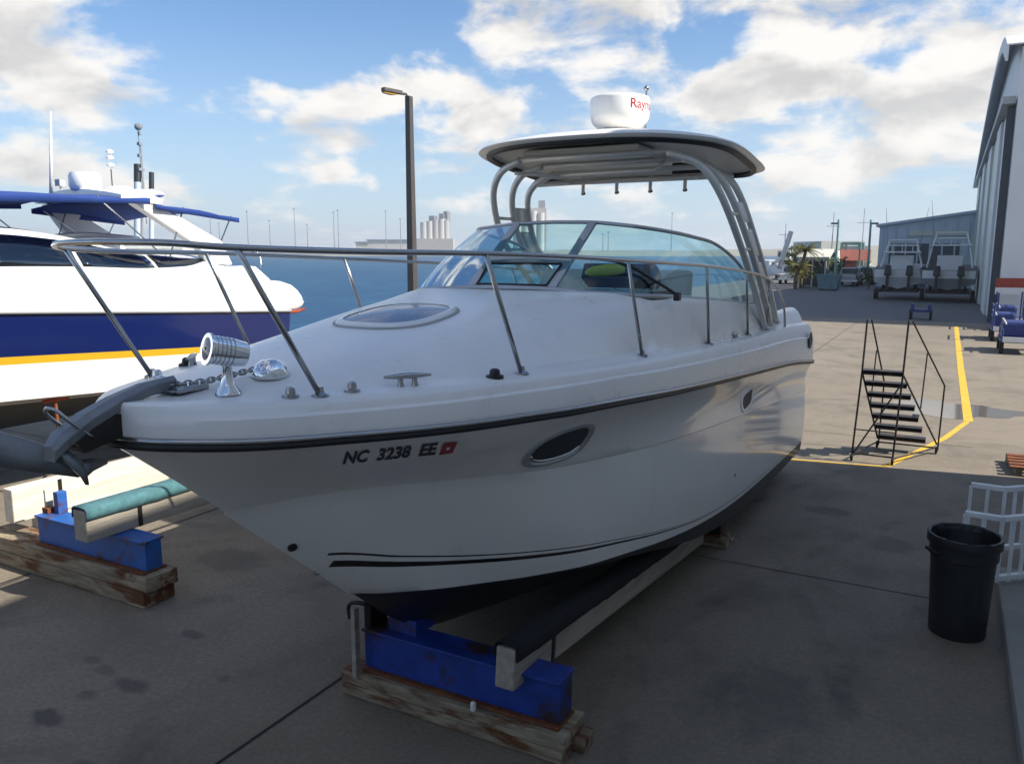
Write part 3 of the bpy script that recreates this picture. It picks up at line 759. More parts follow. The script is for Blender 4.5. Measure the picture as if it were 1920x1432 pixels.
MB().box((CX - 0.15, 8.0, 4.17), (1.25, 0.9, 0.09)).build('overhead_console', 'liner', hard, bevel=0.02)
MB().box((CX + 0.62, 8.75, 4.08), (0.34, 0.08, 0.12)).build('speaker_box', 'black_plastic', hard, bevel=0.01)

# hardtop frame
legs = [[(1.34, 9.62, 2.32), (1.35, 8.90, 2.80), (1.335, 8.18, 3.28), (1.23, 7.74, 3.74), (1.06, 7.58, 4.0), (0.78, 7.52, 4.12)],
        [(1.34, 9.98, 2.32), (1.35, 9.28, 2.80), (1.335, 8.58, 3.28), (1.23, 8.16, 3.74), (1.06, 8.04, 4.0), (0.78, 8.02, 4.10)],
        [(1.34, 10.35, 2.32), (1.35, 9.66, 2.80), (1.335, 8.96, 3.28), (1.24, 8.56, 3.74), (1.10, 8.48, 3.95), (0.85, 8.46, 4.06)]]
for sgn in (1, -1):
    for lg in legs:
        t_ = MB().tube(smooth_path([(CX + sgn * x, y, z) for x, y, z in lg], 7), 0.037, 8).build('hardtop_leg', 'alu', boat, smooth=180)
        MB().lathe([(0.055, 0), (0.055, 0.02), (0.035, 0.03)], (CX + sgn * lg[0][0], lg[0][1], lg[0][2] - 0.01), 12).build('leg_flange', 'alu', t_, smooth=40)
    P = [[Vector((CX + sgn * x, y, z)) for x, y, z in smooth_path(lg, 7)] for lg in legs]
    for i in (9, 13, 18):
        MB().tube([P[0][i], P[1][i]], 0.018, 6).build('leg_rung', 'alu', boat, smooth=180)
    for a_, b_ in ((6, 11), (12, 16), (17, 20)):
        o = Vector((sgn * 0.0, 0, 0))
        MB().grid([[P[1][i] + o for i in range(a_, b_ + 1)], [P[2][i] + o for i in range(a_, b_ + 1)]]).build('leg_plate', 'alu', boat, smooth=60, solid=0.012)
for yy, zz, wd in ((7.52, 4.12, 0.8), (8.02, 4.10, 0.8), (8.46, 4.06, 0.85)):
    MB().tube([(CX - wd, yy, zz), (CX + wd, yy, zz)], 0.028, 8).build('cross_tube', 'alu', boat, smooth=180)
MB().tube(smooth_path([(CX - 1.10, 8.48, 3.95), (CX - 1.0, 9.0, 4.0), (CX - 0.8, 9.2, 4.02), (CX + 0.8, 9.2, 4.02), (CX + 1.0, 9.0, 4.0), (CX + 1.10, 8.48, 3.95)], 6), 0.03, 8).build('aft_cross_tube', 'alu', boat, smooth=180)
MB().tube(smooth_path([(CX - 1.0, 7.8, 4.02), (CX - 0.62, 7.95, 3.99), (CX - 0.45, 8.3, 4.0)], 6), 0.02, 8).tube([(CX - 0.7, 8.0, 4.0), (CX + 0.5, 8.0, 4.0), (CX + 0.62, 8.0, 4.09)], 0.02, 8).build('grab_tube', 'alu', boat, smooth=180)
for px in (1092, 1155, 1218, 1283, 1346):
    a = at(px + 3, 331, Y=9.24); b = at(px, 356, Y=9.30)
    rh = MB().tube([(a.x, 9.22, 4.06), (b.x, 9.32, 3.90)], 0.022, 10).build('rod_holder', 'alu', boat, smooth=40)
    MB().tube([(b.x, 9.325, 3.905), (b.x, 9.335, 3.885)], 0.027, 10).build('rubber_lip', 'black_rubber', rh, smooth=40)
# rod holder standing on the port leg
MB().tube([(CX + 1.40, 10.0, 3.0), (CX + 1.47, 10.25, 3.42)], 0.03, 10).tube([(CX + 1.38, 9.7, 3.05), (CX + 1.42, 10.05, 3.12)], 0.018, 8).build('rod_holder', 'alu', boat, smooth=40)

# radar
RY = 8.28
ztop = ht_edge(0, RY) + 0.09 + 0.085
rd = MB().lathe([(0.18, 0.10), (0.235, 0.112), (0.285, 0.158), (0.306, 0.205), (0.312, 0.24), (0.312, 0.392), (0.305, 0.412), (0.287, 0.422), (0.2, 0.426), (0.02, 0.428)], (CX, RY, ztop), 48).build('radar_dome', 'gelcoat', boat, smooth=50)
for dx in (-0.08, 0.12):
    MB().box((CX + dx, RY, ztop + 0.045), (0.13, 0.26, 0.13), taper=0.75).build('radar_bracket', 'gelcoat', rd, bevel=0.015)
MB().lathe([(0.17, 0.085), (0.17, 0.103)], (CX, RY, ztop), 24).build('radar_gasket', 'dash_grey', rd)
vs, fs = text_mesh('Raymarine', 0.135, 0.0, 0.0015)
ang0 = math.atan2(-RY, -CX) + R(19)                       # where the word starts, measured round the dome
tv = []
for v in vs:
    a_ = ang0 + v.x / 0.312; zz = ztop + 0.275 + v.y
    rr = 0.3125
    tv.append((CX + rr * math.cos(a_), RY + rr * math.sin(a_), zz))
mbt = MB(); mbt.v = tv; mbt.f = fs
mbt.build('lettering', 'letter_red', rd)
an = MB().tube([(CX + 0.2, RY + 0.25, ztop), (CX + 0.2, RY + 0.25, ztop + 0.52)], 0.010, 6).ball((CX + 0.2, RY + 0.25, ztop + 0.54), 0.028, 8).build('anchor_light', 'stainless', boat, smooth=60)

# bow rail and stanchions
railp = [(0.0, 2.20, 3.238), (0.36, 2.25, 3.232), (0.58, 2.42, 3.212), (0.85, 2.95, 3.195), (1.05, 3.67, 3.185), (1.17, 4.4, 3.165), (1.25, 5.26, 3.135), (1.32, 6.2, 3.10), (1.345, 6.95, 3.07), (1.37, 8.4, 2.99), (1.40, 9.3, 2.90), (1.41, 9.9, 2.76), (1.41, 10.4, 2.50), (1.40, 10.62, 2.22)]
sm = smooth_path(railp, 8)
MB().tube([(CX + x, y, z) for x, y, z in sm[::-1]] + [(CX - x, y, z) for x, y, z in sm[1:]], 0.0145, 8).build('bow_rail', 'stainless', boat, smooth=180)
stn = [((0.600, 2.868), 2), ((1.072, 4.035), 4), ((1.249, 5.607), 6), ((1.294, 7.312), 8), ((1.319, 8.83), 9), ((1.339, 9.75), 10.3)]
for sgn in (1, -1):
    for (x, y), ti_ in stn:
        i = int(ti_ * 8); tp = sm[min(i, len(sm) - 1)]
        zb = deck_z(CX + sgn * x, y)[0] if y < 6 else zs(y) + dzf(y)
        s_ = MB().tube([(CX + sgn * x, y, zb), (CX + sgn * tp.x, tp.y, tp.z)], 0.0135, 8).build('stanchion', 'stainless', boat, smooth=180)
        MB().lathe([(0.042, -0.004), (0.042, 0.008), (0.02, 0.02), (0.016, 0.045)], (CX + sgn * x, y, zb), 12).build('stanchion_foot', 'stainless', s_, smooth=40)

# deck hatch
def hatch_ring(sc, dz, n=40):
    r = []
    for k in range(n):
        a = 2 * math.pi * k / n; c_, s_ = math.cos(a), math.sin(a)
        x = CX + math.copysign(abs(c_) ** 0.75, c_) * 0.335 * sc; y = 4.30 + math.copysign(abs(s_) ** 0.75, s_) * 0.37 * sc
        r.append((x, y, deck_z(x, y)[0] + dz))
    return r
ha = MB().grid([hatch_ring(1.06, -0.01), hatch_ring(1.06, 0.012), hatch_ring(1.0, 0.028), hatch_ring(0.93, 0.028), hatch_ring(0.93, 0.018)], closed=True).build('deck_hatch', 'gelcoat', boat, smooth=40)
MB().grid([hatch_ring(0.935, 0.020), hatch_ring(0.5, 0.040), hatch_ring(0.02, 0.042)], closed=True).build('hatch_pane', 'smoked_acrylic', ha, smooth=180)
MB().tube([Vector(p) for p in hatch_ring(1.09, 0.004)], 0.008, 6, closed=True).build('hatch_gasket', 'dash_grey', ha, smooth=180)

# spotlight on a stand
sx_, sy_ = CX + 0.26, 2.62
dzs = deck_z(sx_, sy_)[0]
spl = MB().lathe([(0.062, 0), (0.058, 0.012), (0.036, 0.04), (0.024, 0.08), (0.022, 0.13), (0.03, 0.148)], (sx_, sy_, dzs), 16).build('spotlight_stand', 'chrome', boat, smooth=50)
ax = Vector((-0.36, -0.91, 0.22)).normalized()
rq = ax.to_track_quat('Z', 'Y').to_matrix()
MB().lathe([(0.034, -0.10), (0.058, -0.09), (0.065, -0.035), (0.067, 0.073), (0.075, 0.079), (0.075, 0.093)], (sx_, sy_, dzs + 0.20), 20, rq).build('spotlight_body', 'chrome', spl, smooth=40)
MB().lathe([(0.071, 0.089), (0.043, 0.096), (0.01, 0.098)], (sx_, sy_, dzs + 0.20), 20, rq, cap=False).build('spotlight_lens', 'smoked_acrylic', spl, smooth=180)
for q in range(5):
    MB().lathe([(0.0683, 0.0), (0.0683, 0.004)], Vector((sx_, sy_, dzs + 0.20)) + ax * (-0.021 + 0.020 * q), 20, rq).build('cooling_ring', 'stainless', spl)
# windlass with domed cover
wx, wy = CX + 0.22, 2.93
wz = deck_z(wx, wy)[0]
MB().lathe([(0.092, -0.01), (0.096, 0.010), (0.086, 0.034), (0.07, 0.06), (0.042, 0.078), (0.01, 0.084)], (wx, wy, wz), 20).build('windlass', 'chrome', boat, smooth=180)
# anchor chain from windlass to roller
rt = [Vector((CX + 0.15, 2.88, deck_z(CX + 0.15, 2.88)[0] + 0.035)), Vector((CX + 0.06, 2.66, deck_z(CX, 2.66)[0] + 0.03)), Vector((CX + 0.0, 2.40, deck_z(CX, 2.4)[0] + 0.05))]
ch = smooth_path(rt, 9); cm = MB()
for i, p in enumerate(ch[:-1]):
    d = (ch[i + 1] - p).normalized(); s_ = Vector((-d.y, d.x, 0)).normalized(); up_ = s_.cross(d)
    sd = s_ if i % 2 else up_
    cm.tube([p + d * (0.022 * math.cos(t_)) + sd * (0.013 * math.sin(t_)) for t_ in [2 * math.pi * k / 10 for k in range(10)]], 0.0055, 5, closed=True)
cm.build('anchor_chain', 'stainless', boat, smooth=180)
# bow roller channel
rol = MB()
for dx in (-0.055, 0.055):
    rol.prism([(CX + dx - 0.006, 2.62, 2.555), (CX + dx - 0.006, 2.10, 2.48), (CX + dx - 0.006, 1.98, 2.42), (CX + dx - 0.006, 2.02, 2.36), (CX + dx - 0.006, 2.22, 2.395), (CX + dx - 0.006, 2.62, 2.54)], (0.012, 0, 0))
roller = rol.build('bow_roller_channel', 'black_metal', boat)
MB().box((CX, 2.22, 2.405), (0.11, 0.42, 0.02), Matrix.Rotation(R(9), 3, 'X')).build('roller_plate', 'black_metal', roller)
MB().lathe([(0.03, -0.05), (0.02, 0), (0.03, 0.05)], (CX, 2.03, 2.40), 14, Matrix.Rotation(R(90), 3, 'Y')).build('roller_wheel', 'black_rubber', roller, smooth=40)
MB().tube(smooth_path([(CX - 0.062, 2.02, 2.45), (CX - 0.06, 1.95, 2.52), (CX - 0.02, 1.92, 2.56), (CX + 0.03, 1.93, 2.555), (CX + 0.06, 1.97, 2.50), (CX + 0.062, 2.06, 2.42)], 6), 0.008, 6).build('roller_bail', 'stainless', roller, smooth=180)
MB().box((CX + 0.02, 2.56, deck_z(CX, 2.56)[0] + 0.02), (0.16, 0.18, 0.03)).build('chain_plate', 'stainless', boat, bevel=0.008)

# cleats, caps and fittings
def cleat(x, y, mt, parent=boat, sc=1.0, ang=0):
    z = (deck_z(x, y)[0] if y < 6 else zs(y) + dzf(y)); q = Matrix.Rotation(R(ang), 3, 'Z')
    c_ = Vector((x, y, z)); m_ = MB()
    for k in (-1, 1): m_.lathe([(0.016 * sc, -0.005), (0.011 * sc, 0.02 * sc), (0.012 * sc, 0.035 * sc)], c_ + q @ Vector((0, k * 0.03 * sc, 0)), 8)
    m_.tube([c_ + q @ Vector((0, t_ * sc, (0.042 - 0.1 * abs(t_) ** 1.7 * 0.5) * sc)) for t_ in (-0.10, -0.06, -0.02, 0.02, 0.06, 0.10)], [0.006 * sc, 0.010 * sc, 0.013 * sc, 0.013 * sc, 0.010 * sc, 0.006 * sc], 8)
    return m_.build('cleat', mt, parent, smooth=60)
p = at(770, 728, X=CX + 0.83); cleat(CX + 0.80, 3.30, 'stainless', ang=-38, sc=1.25)
cleat(CX - 0.80, 3.30, 'stainless', ang=38, sc=1.25)
cleat(CX + 1.30, 8.35, 'stainless', sc=1.1); cleat(CX - 1.30, 8.35, 'stainless', sc=1.1)
for x, y, mt, rr in ((CX + 1.017, 3.82, 'black_plastic', 0.05), (CX - 0.82, 3.28, 'black_plastic', 0.05), (CX + 0.515, 2.76, 'stainless', 0.04), (CX + 0.66, 3.03, 'stainless', 0.04), (CX - 0.50, 2.82, 'chrome', 0.045)):
    z, _ = deck_z(x, y)
    MB().lathe([(rr, -0.006), (rr, 0.012), (rr * 0.62, 0.018), (rr * 0.55, 0.042), (rr * 0.3, 0.05)], (x, y, z), 16).build('deck_fitting', mt, boat, smooth=40)

# portlight in the topside
def ring_on_hull(cy_, cz_, ry, rz, shear, sc, off, n=36, ex=0.8, side=1):
    out = []
    for k in range(n):
        a = 2 * math.pi * k / n; c_, s_ = math.cos(a), math.sin(a)
        dy = math.copysign(abs(c_) ** ex, c_) * ry * sc; dz = math.copysign(abs(s_) ** ex, s_) * rz * sc
        p_, n_ = hull_at(cy_ + dy, cz_ + dz + shear * dy, side, off)
        out.append(p_)
    return out
pc, _ = hull_px(1053, 833)
pl_a, _ = hull_px(992, 850); pl_b, _ = hull_px(1116, 815)
ryy = (pl_b.y - pl_a.y) / 2; shr = (pl_b.z - pl_a.z) / (pl_b.y - pl_a.y) * 0.5
for side in (1, -1):
    po = MB().grid([ring_on_hull(pc.y, pc.z, ryy * 0.94, 0.135, shr, 1.0, -0.005, side=side), ring_on_hull(pc.y, pc.z, ryy * 0.94, 0.135, shr, 1.0, 0.014, side=side), ring_on_hull(pc.y, pc.z, ryy * 0.94, 0.135, shr, 0.88, 0.016, side=side), ring_on_hull(pc.y, pc.z, ryy * 0.94, 0.135, shr, 0.80, 0.002, side=side)], closed=True).build('portlight', 'alu_frame', boat, smooth=40)
    rr_ = ring_on_hull(pc.y, pc.z, ryy * 0.94, 0.135, shr, 0.81, 0.004, side=side)
    MB().grid([ring_on_hull(pc.y, pc.z, ryy * 0.94, 0.135, shr, q_, 0.005, side=side) for q_ in (0.815, 0.6, 0.35, 0.12, 0.01)], closed=True).build('portlight_pane', 'dark_interior', po, smooth=180)
    MB().tube([rr_[k].lerp(rr_[-k], 0.0) + Vector((side * 0.006, 0, 0.012)) for k in range(20, 34)], 0.009, 6).build('portlight_dog', 'chrome', po, smooth=180)
# side vent and small fittings near the stern
vc, vn = hull_px(1400, 748)
ve = MB().grid([ring_on_hull(vc.y, vc.z, 0.26, 0.10, 0.10, s_, o_, n=24, ex=0.5) for s_, o_ in ((1.0, 0.0), (0.96, 0.012), (0.8, 0.012), (0.75, 0.004))], closed=True).build('engine_vent', 'gelcoat', boat, smooth=40)
MB().grid([ring_on_hull(vc.y, vc.z, 0.26, 0.10, 0.10, q_, 0.006, n=24, ex=0.5) for q_ in (0.77, 0.5, 0.2, 0.01)], closed=True).build('vent_opening', 'dark_interior', ve)
for u, v, rr in ((1377, 890, 0.018), (1392, 768, 0.03), (548, 1025, 0.028), (505, 1018, 0.014)):
    hp, hn_ = hull_px(u, v)
    if hp is None: continue
    q = hn_.to_track_quat('Z', 'Y').to_matrix()
    MB().lathe([(rr, -0.01), (rr, 0.006), (rr * 0.6, 0.012), (rr * 0.5, 0.0)], hp, 12, q).build('through_hull', 'stainless' if rr != 0.028 else 'black_plastic', boat, smooth=40)
# bow eye
be = Vector((CX, 3.46, stem(3.46)))
MB().tube([be + Vector((0, -0.045 * math.sin(a) * 1.0 + 0.0, 0.03 * math.cos(a) - 0.02)) for a in [math.pi * k / 10 for k in range(11)]], 0.008, 6).build('bow_eye', 'chrome', boat, smooth=180)

# registration number and sticker on the topside
def on_hull_text(body, u0, v0, u1, v1, hpx, name, mt, shear=0.30, side=1):
    vs, fs = text_mesh(body, 1.0, shear, 0.042)
    x0 = min(v.x for v in vs); x1 = max(v.x for v in vs); y0 = min(v.y for v in vs); y1 = max(v.y for v in vs)
    tv = []
    for v in vs:
        fx_ = (v.x - x0) / (x1 - x0); fy_ = (v.y - y0) / (y1 - y0)
        h_, n_ = hull_px(u0 + (u1 - u0) * fx_, v0 + (v1 - v0) * fx_ - hpx * fy_)
        tv.append(h_ + (n_ if n_.x > 0 else -n_) * 0.003)
    mb_ = MB(); mb_.v = tv; mb_.f = fs
    return mb_.build(name, mt, boat)
on_hull_text('NC  3238  EE', 642, 870, 822, 851, 23, 'registration_number', 'letter_black')
qa = [hull_px(*p_)[0] for p_ in ((823, 852), (848, 848), (858, 827), (832, 829))]
ctr = sum(qa, Vector()) / 4
sk = MB()._add([hull_at(p_.y, p_.z, 1, 0.004)[0] for p_ in qa], [(0, 1, 2, 3)]).build('registration_sticker', 'sticker_red', boat)
MB()._add([hull_at((ctr + (p_ - ctr) * 0.25).y, (ctr + (p_ - ctr) * 0.25).z, 1, 0.006)[0] for p_ in qa], [(0, 1, 2, 3)]).build('sticker_print', 'white_paint', sk)

# ------------------------------------------------------------------ the cruiser's anchor, hanging in the bow roller
anc = thing('anchor', 'grey galvanised plough anchor hanging from the cruiser bow roller', 'anchor', (CX, 1.9, 2.4))
sh_ = [(2.52, 2.585, 0.05), (2.36, 2.575, 0.08), (2.20, 2.535, 0.105), (2.06, 2.485, 0.12), (1.95, 2.425, 0.115), (1.90, 2.375, 0.075)]
rws = []
for y, z, hw in sh_:
    rws.append([(CX - hw * 0.45, y, z - 0.03), (CX + hw * 0.55, y, z - 0.03), (CX + hw * 0.62, y, z + 0.018), (CX + hw * 0.2, y, z + 0.034), (CX - hw * 0.45, y, z + 0.026)])
MB().grid(rws, closed=True)._add(rws[0] + rws[-1], [(4, 3, 2, 1, 0), (5, 6, 7, 8, 9)]).build('shank', 'galvanised', anc, bevel=0.006)
def G(px, X): return [at(u, v, X=CX + x) for (u, v), x in zip(px, X)]
# broad blade on the far side, a leaf-shaped rib down its edge, and the short near blade
MB().grid([G([(-70, 806), (-5, 808), (50, 822), (104, 841)], [-.26, -.20, -.12, -.03]), G([(-70, 840), (-5, 846), (55, 858), (122, 868)], [-.26, -.20, -.115, -.005]), G([(-70, 866), (-5, 873), (60, 882), (150, 893)], [-.26, -.20, -.11, .03])]).build('fluke', 'galvanised', anc, smooth=180, solid=0.014)
MB().grid([G([(103, 838), (126, 850), (147, 866), (157, 884), (161, 908)], [.0, .02, .04, .05, .05]), G([(106, 848), (122, 866), (138, 882), (150, 893), (160, 909)], [.03, .05, .065, .06, .05])]).build('fluke_rib', 'galvanised', anc, smooth=180, solid=0.016)
MB().grid([G([(150, 862), (172, 860), (197, 866)], [.0, -.05, -.12]), G([(156, 876), (172, 874), (197, 868)], [.03, -.03, -.12]), G([(160, 893), (170, 884), (197, 870)], [.04, -.01, -.12])]).build('fluke', 'galvanised', anc, smooth=180, solid=0.012)

# ------------------------------------------------------------------ boat cradle stands
def plank(mb, x0, x1, y0, y1, z0, z1): mb.box(((x0+x1)/2, (y0+y1)/2, (z0+z1)/2), (x1-x0, y1-y0, z1-z0))
def stand(label, x0, x1, y, ht, hb, tx0, tx1, mt, group):
    t = thing('cradle_stand', label, 'boat stand', ((x0+x1)/2, y, 0), group)
    random.seed(int(abs(x0) * 100))
    n = 2
    for lay in range(2):
        for k in range(n):
            yy = y - 0.17 + k * 0.175 + random.uniform(-.01, .01)
            zz0 = lay * ht / 2 + 0.002; zz1 = zz0 + ht / 2 - 0.004
            m_ = MB(); plank(m_, tx0 + random.uniform(-.03, .03), tx1 + random.uniform(-.05, .03), yy, yy + 0.168, zz0, zz1)
            m_.build('timber', 'timber', t, bevel=0.012)
    z0 = ht + 0.004
    # steel I-beam: web, flanges, end plates
    fb = MB().box(((x0+x1)/2, y, z0 + 0.010), (x1-x0, 0.25, 0.02)).build('bottom_flange', 'rust', t, bevel=0.004)
    bx_ = MB().box(((x0+x1)/2, y, z0 + 0.02 + (hb-0.04)/2), (x1-x0 - 0.004, 0.17, hb-0.04)).build('beam_web', mt, t, bevel=0.006)
    MB().box(((x0+x1)/2, y, z0 + hb - 0.009), (x1-x0, 0.23, 0.02)).build('top_flange', mt, t, bevel=0.004)
    return t, z0 + hb
grp = 'cradle stands in the boat slots'
t1, zt1 = stand('blue steel cradle stand on stacked timbers, empty slot beside the cruiser', -7.83, -6.20, 4.56, 0.30, 0.30, -8.7, -6.13, 'blue_paint', grp)
for xx in (-7.88, -7.70):
    MB().box((xx + 0.03, 4.63, zt1 + 0.11), (0.03 if xx < -7.8 else 0.07, 0.10, 0.22)).build('upright', 'blue_paint' if xx > -7.8 else 'timber_white', t1, bevel=0.004)
MB().box((-7.78, 4.575, zt1 + 0.03), (0.09, 0.09, 0.05)).build('rust_pad', 'rust', t1)
MB().tube([(-6.27, 4.46, zt1 - 0.02), (-6.12, 4.44, zt1 + 0.015)], 0.012, 6).build('bolt', 'black_metal', t1)
t2, zt2 = stand('deep blue steel cradle stand on timbers under the cruiser forefoot', -3.52, -1.95, 4.33, 0.20, 0.32, -3.66, -1.86, 'deep_blue_paint', grp)
MB().box((-3.50, 4.36, zt2 + 0.10), (0.06, 0.20, 0.46)).build('upright', 'black_metal', t2, bevel=0.006)
MB().box((-3.53, 4.16, 0.44), (0.035, 0.05, 0.52)).build('strap', 'timber_long', t2)
MB().tube(smooth_path([(-3.59, 4.18, 0.60), (-3.60, 4.18, 0.69), (-3.56, 4.19, 0.725), (-3.46, 4.22, 0.72)], 5), 0.016, 6).build('hook', 'black_rubber', t2, smooth=180)
MB().box((-3.22, 4.42, zt2 + 0.05), (0.24, 0.24, 0.12)).build('keel_pad', 'deep_blue_paint', t2, bevel=0.01)
MB().lathe([(0.02, 0), (0.02, 0.05), (0.008, 0.06)], (-2.55, 4.16, 0.205), 8).build('bolt', 'white_paint', t2)
t3, zt3 = stand('dark cradle stand low under the cruiser stern', -2.55, -1.99, 8.55, 0.10, 0.17, -2.65, -1.90, 'black_metal', grp)
# carpeted bunks
def bunk(label, a, b, wd, hb, mt, carpet, group):
    a, b = Vector(a), Vector(b)
    t = thing('bunk_beam', label, 'beam', tuple((a + b) / 2), group)
    MB().bar(a, b, wd, hb).build('timber', mt, t, bevel=0.012)
    d = (b - a).normalized(); s_ = Vector((d.y, -d.x, 0)).normalized(); up_ = s_.cross(d)
    if carpet:
        r1 = []; n = 9
        for q in range(41):
            p_ = a.lerp(b, 0.0 + q / 40)
            wob = random.uniform(-.006, .006)
            r1.append([p_ + s_ * (wd / 2 + 0.008) * c_ + up_ * (hb / 2 + h_ + (wob if k in (0, n - 1) else 0)) for k, (c_, h_) in enumerate(((1.02, -0.08), (1.02, -0.03), (1.0, 0.004), (0.8, 0.024), (0, 0.030), (-0.8, 0.024), (-1.0, 0.004), (-1.02, -0.03), (-1.02, -0.08)))])
        MB().grid(r1).build('carpet', carpet, t, smooth=60, solid=0.008)
    for f in (0.13,):
        p_ = a.lerp(b, f); MB().bar(p_ - d * 0.02 - up_ * 0.0, p_ + d * 0.02, wd + 0.02, hb * 0.96).build('steel_strap', 'black_metal', t)
    return t
bg_ = 'wooden bunks lying on the cradle stands'
bunk('weathered grey bunk with teal carpet top on the blue stand', (-6.70, 4.20, 0.755), (-6.62, 8.3, 0.745), 0.19, 0.29, 'timber_long', 'teal_carpet', bg_)
bunk('pale bare bunk beam beyond the blue stand', (-8.36, 4.50, 0.60), (-8.36, 8.4, 0.58), 0.16, 0.36, 'timber_white', None, bg_)  # paler timber colour than the other bunks
bunk('grey bunk with black carpet under the cruiser port side', (-2.29, 4.12, 0.585), (-2.20, 8.3, 0.20), 0.14, 0.27, 'timber_long', 'black_carpet', bg_)
bunk('grey bunk with black carpet under the cruiser starboard side', (-4.08, 5.5, 0.46), (-4.2, 8.3, 0.20), 0.14, 0.27, 'timber_long', 'black_carpet', bg_)
t4, zt4 = stand('blue cradle stand half hidden behind the empty slot bunks', -8.75, -6.3, 7.9, 0.18, 0.23, -9.0, -6.2, 'blue_paint', grp)
for k, (x, y, w_, h_) in enumerate(((-8.36, 4.95, 0.3, 0.20), (-8.36, 4.95, 0.26, 0.2))):
    o = MB().box((x, y + 0.01 * k, 0.10 + 0.205 * k), (w_, 0.34, 0.20)).build('timber_block', 'timber_white', None, bevel=0.012)
    tag(o, ('lower' if k == 0 else 'upper') + ' short timber block propping the pale bunk beam', 'block', 'blocks under the bleached bunk')

# ------------------------------------------------------------------ YACHT on the next slot
YX, YB, YT = -11.6, -2.6, 10.0
yac = thing('motor_yacht', 'large white motor yacht with navy hull band and yellow stripe', 'boat', (YX, 4, 0))
ysh = pchip([-2.6, -1, 1, 3, 5.3, 8, 10.0], [2.95, 2.85, 2.75, 2.64, 2.52, 2.355, 2.235])
yhs = pchip([-2.6, -2.3, -1.2, 0.5, 2.5, 4.5, 7, 10.0], [0, .35, 1.05, 1.6, 1.88, 1.97, 2.0, 1.95])
ych = pchip([-1.2, 0.5, 2.5, 4.5, 7, 10.0], [0, .9, 1.45, 1.72, 1.80, 1.78])
def yrow(fh, fz, y0): return [(fh(y0 + (YT - y0) * (u ** 1.4)), y0 + (YT - y0) * (u ** 1.4), fz(y0 + (YT - y0) * (u ** 1.4))) for u in [i / 50 for i in range(51)]]
r_s = yrow(yhs, ysh, -2.6)
r_c = yrow(ych, lambda y: ysh(y) - 1.10 + 0.25 * max(0, (2.5 - y) / 4), -1.2)
r_k = yrow(lambda y: 0.0, lambda y: max(0.72, 0.72 + max(0, (1.0 - y)) * 0.5) if y > -1.19 else ysh(y) - 1.0, -1.2)
yr = []
for a_, b_, n, bul in ((r_s, r_c, 14, 0.02), (r_c, r_k, 8, 0.04)):
    for k in range(n + 1):
        f = k / n
        yr.append([(p[0] + (q[0]-p[0])*f + bul * math.sin(math.pi*f), p[1] + (q[1]-p[1])*f, p[2] + (q[2]-p[2])*f) for p, q in zip(a_, b_)])
ym = MB()
for sgn in (1, -1):
    g_ = [[(YX + sgn * h, y, z) for h, y, z in r] for r in yr]
    ym.grid(g_ if sgn > 0 else g_[::-1])
ym.grid([[(YX + r[-1][0], r[-1][1], r[-1][2]) for r in yr], [(YX - r[-1][0], r[-1][1], r[-1][2]) for r in yr]])
ym.build('hull', 'yacht_hull', yac, smooth=35, attrs={'above': [p[2] - ysh(p[1]) for p in ym.v], 'along': [p[1] for p in ym.v]})
MB().tube([(YX + h + 0.01, y, z - 0.02) for h, y, z in r_s][::-1] + [(YX - h - 0.01, y, z - 0.02) for h, y, z in r_s][1:], 0.03, 6).build('rub_rail', 'dash_grey', yac, smooth=180)
# superstructure
ytop = pchip([-2.6, 0, 3.0, 4.6, 5.7, 6.6, 7.6, 8.8, 9.3, 9.8], [2.95, 3.05, 3.22, 3.40, 3.50, 3.40, 3.20, 3.12, 3.0, 2.75])
srow = []
for i in range(60):
    y = -2.55 + (9.75 + 2.55) * i / 59
    h = yhs(y); z0 = ysh(y); zt = ytop(y); k = min(1.0, h / 0.6)
    prof_ = [(h, z0 + 0.01), (h - 0.03 * k, z0 + 0.12), (h - 0.12 * k, z0 + 0.25), (h - 0.30 * k, z0 + 0.25 + (zt - z0 - 0.25) * 0.45), (h - 0.45 * k, z0 + 0.25 + (zt - z0 - 0.25) * 0.72), (h - 0.62 * k, zt - 0.05), (h - 0.80 * k, zt), (h * 0.3, zt + 0.05), (0, zt + 0.06)]
    srow.append([(YX + t_, y, z) for t_, z in prof_] + [(YX - t_, y, z) for t_, z in prof_[::-1][1:]])
smb = MB().grid(srow)
smb._add(srow[-1], [tuple(range(len(srow[-1])))])
smb.build('superstructure', 'yacht_white', yac, smooth=45)
SB = BVHTree.FromPolygons([Vector(p) for p in smb.v], smb.f)
def on_yacht(u, v, off=0.02):
    d = at_dir(u, v).normalized()
    hit, nor, _, _ = SB.ray_cast(Vector((0, 0, CAM_H)), d)
    if hit is None: return None
    if nor.dot(d) > 0: nor = -nor
    return hit + nor * off
# side glazing, a long wedge of dark panes
def yz(y, f):                                            # a point on the cabin side: f 0 bottom .. 1 top of the glazing
    zb = pchip([4.0, 5.6, 6.6, 7.6, 8.2, 8.85], [3.02, 3.02, 3.0, 2.96, 2.97, 3.06])(y)
    zt = pchip([4.0, 5.6, 6.4, 7.2, 8.0, 8.85], [3.40, 3.40, 3.34, 3.22, 3.13, 3.07])(y)
    z = zb + (zt - zb) * f
    hit, nor, _, _ = SB.ray_cast(Vector((YX + 6, y, z)), Vector((-1, 0, 0)))
    return hit + Vector((0.016, 0, 0.0)) if hit is not None else None
for y0, y1 in ((3.6, 5.35), (5.42, 6.5), (6.56, 7.7), (7.76, 8.84)):
    g_ = [[yz(y0 + (y1 - y0) * i / 8, f / 5) for i in range(9)] for f in range(6)]
    if all(p is not None for r in g_ for p in r): MB().grid(g_).build('cabin_window', 'yacht_glass', yac, smooth=180, solid=0.01)
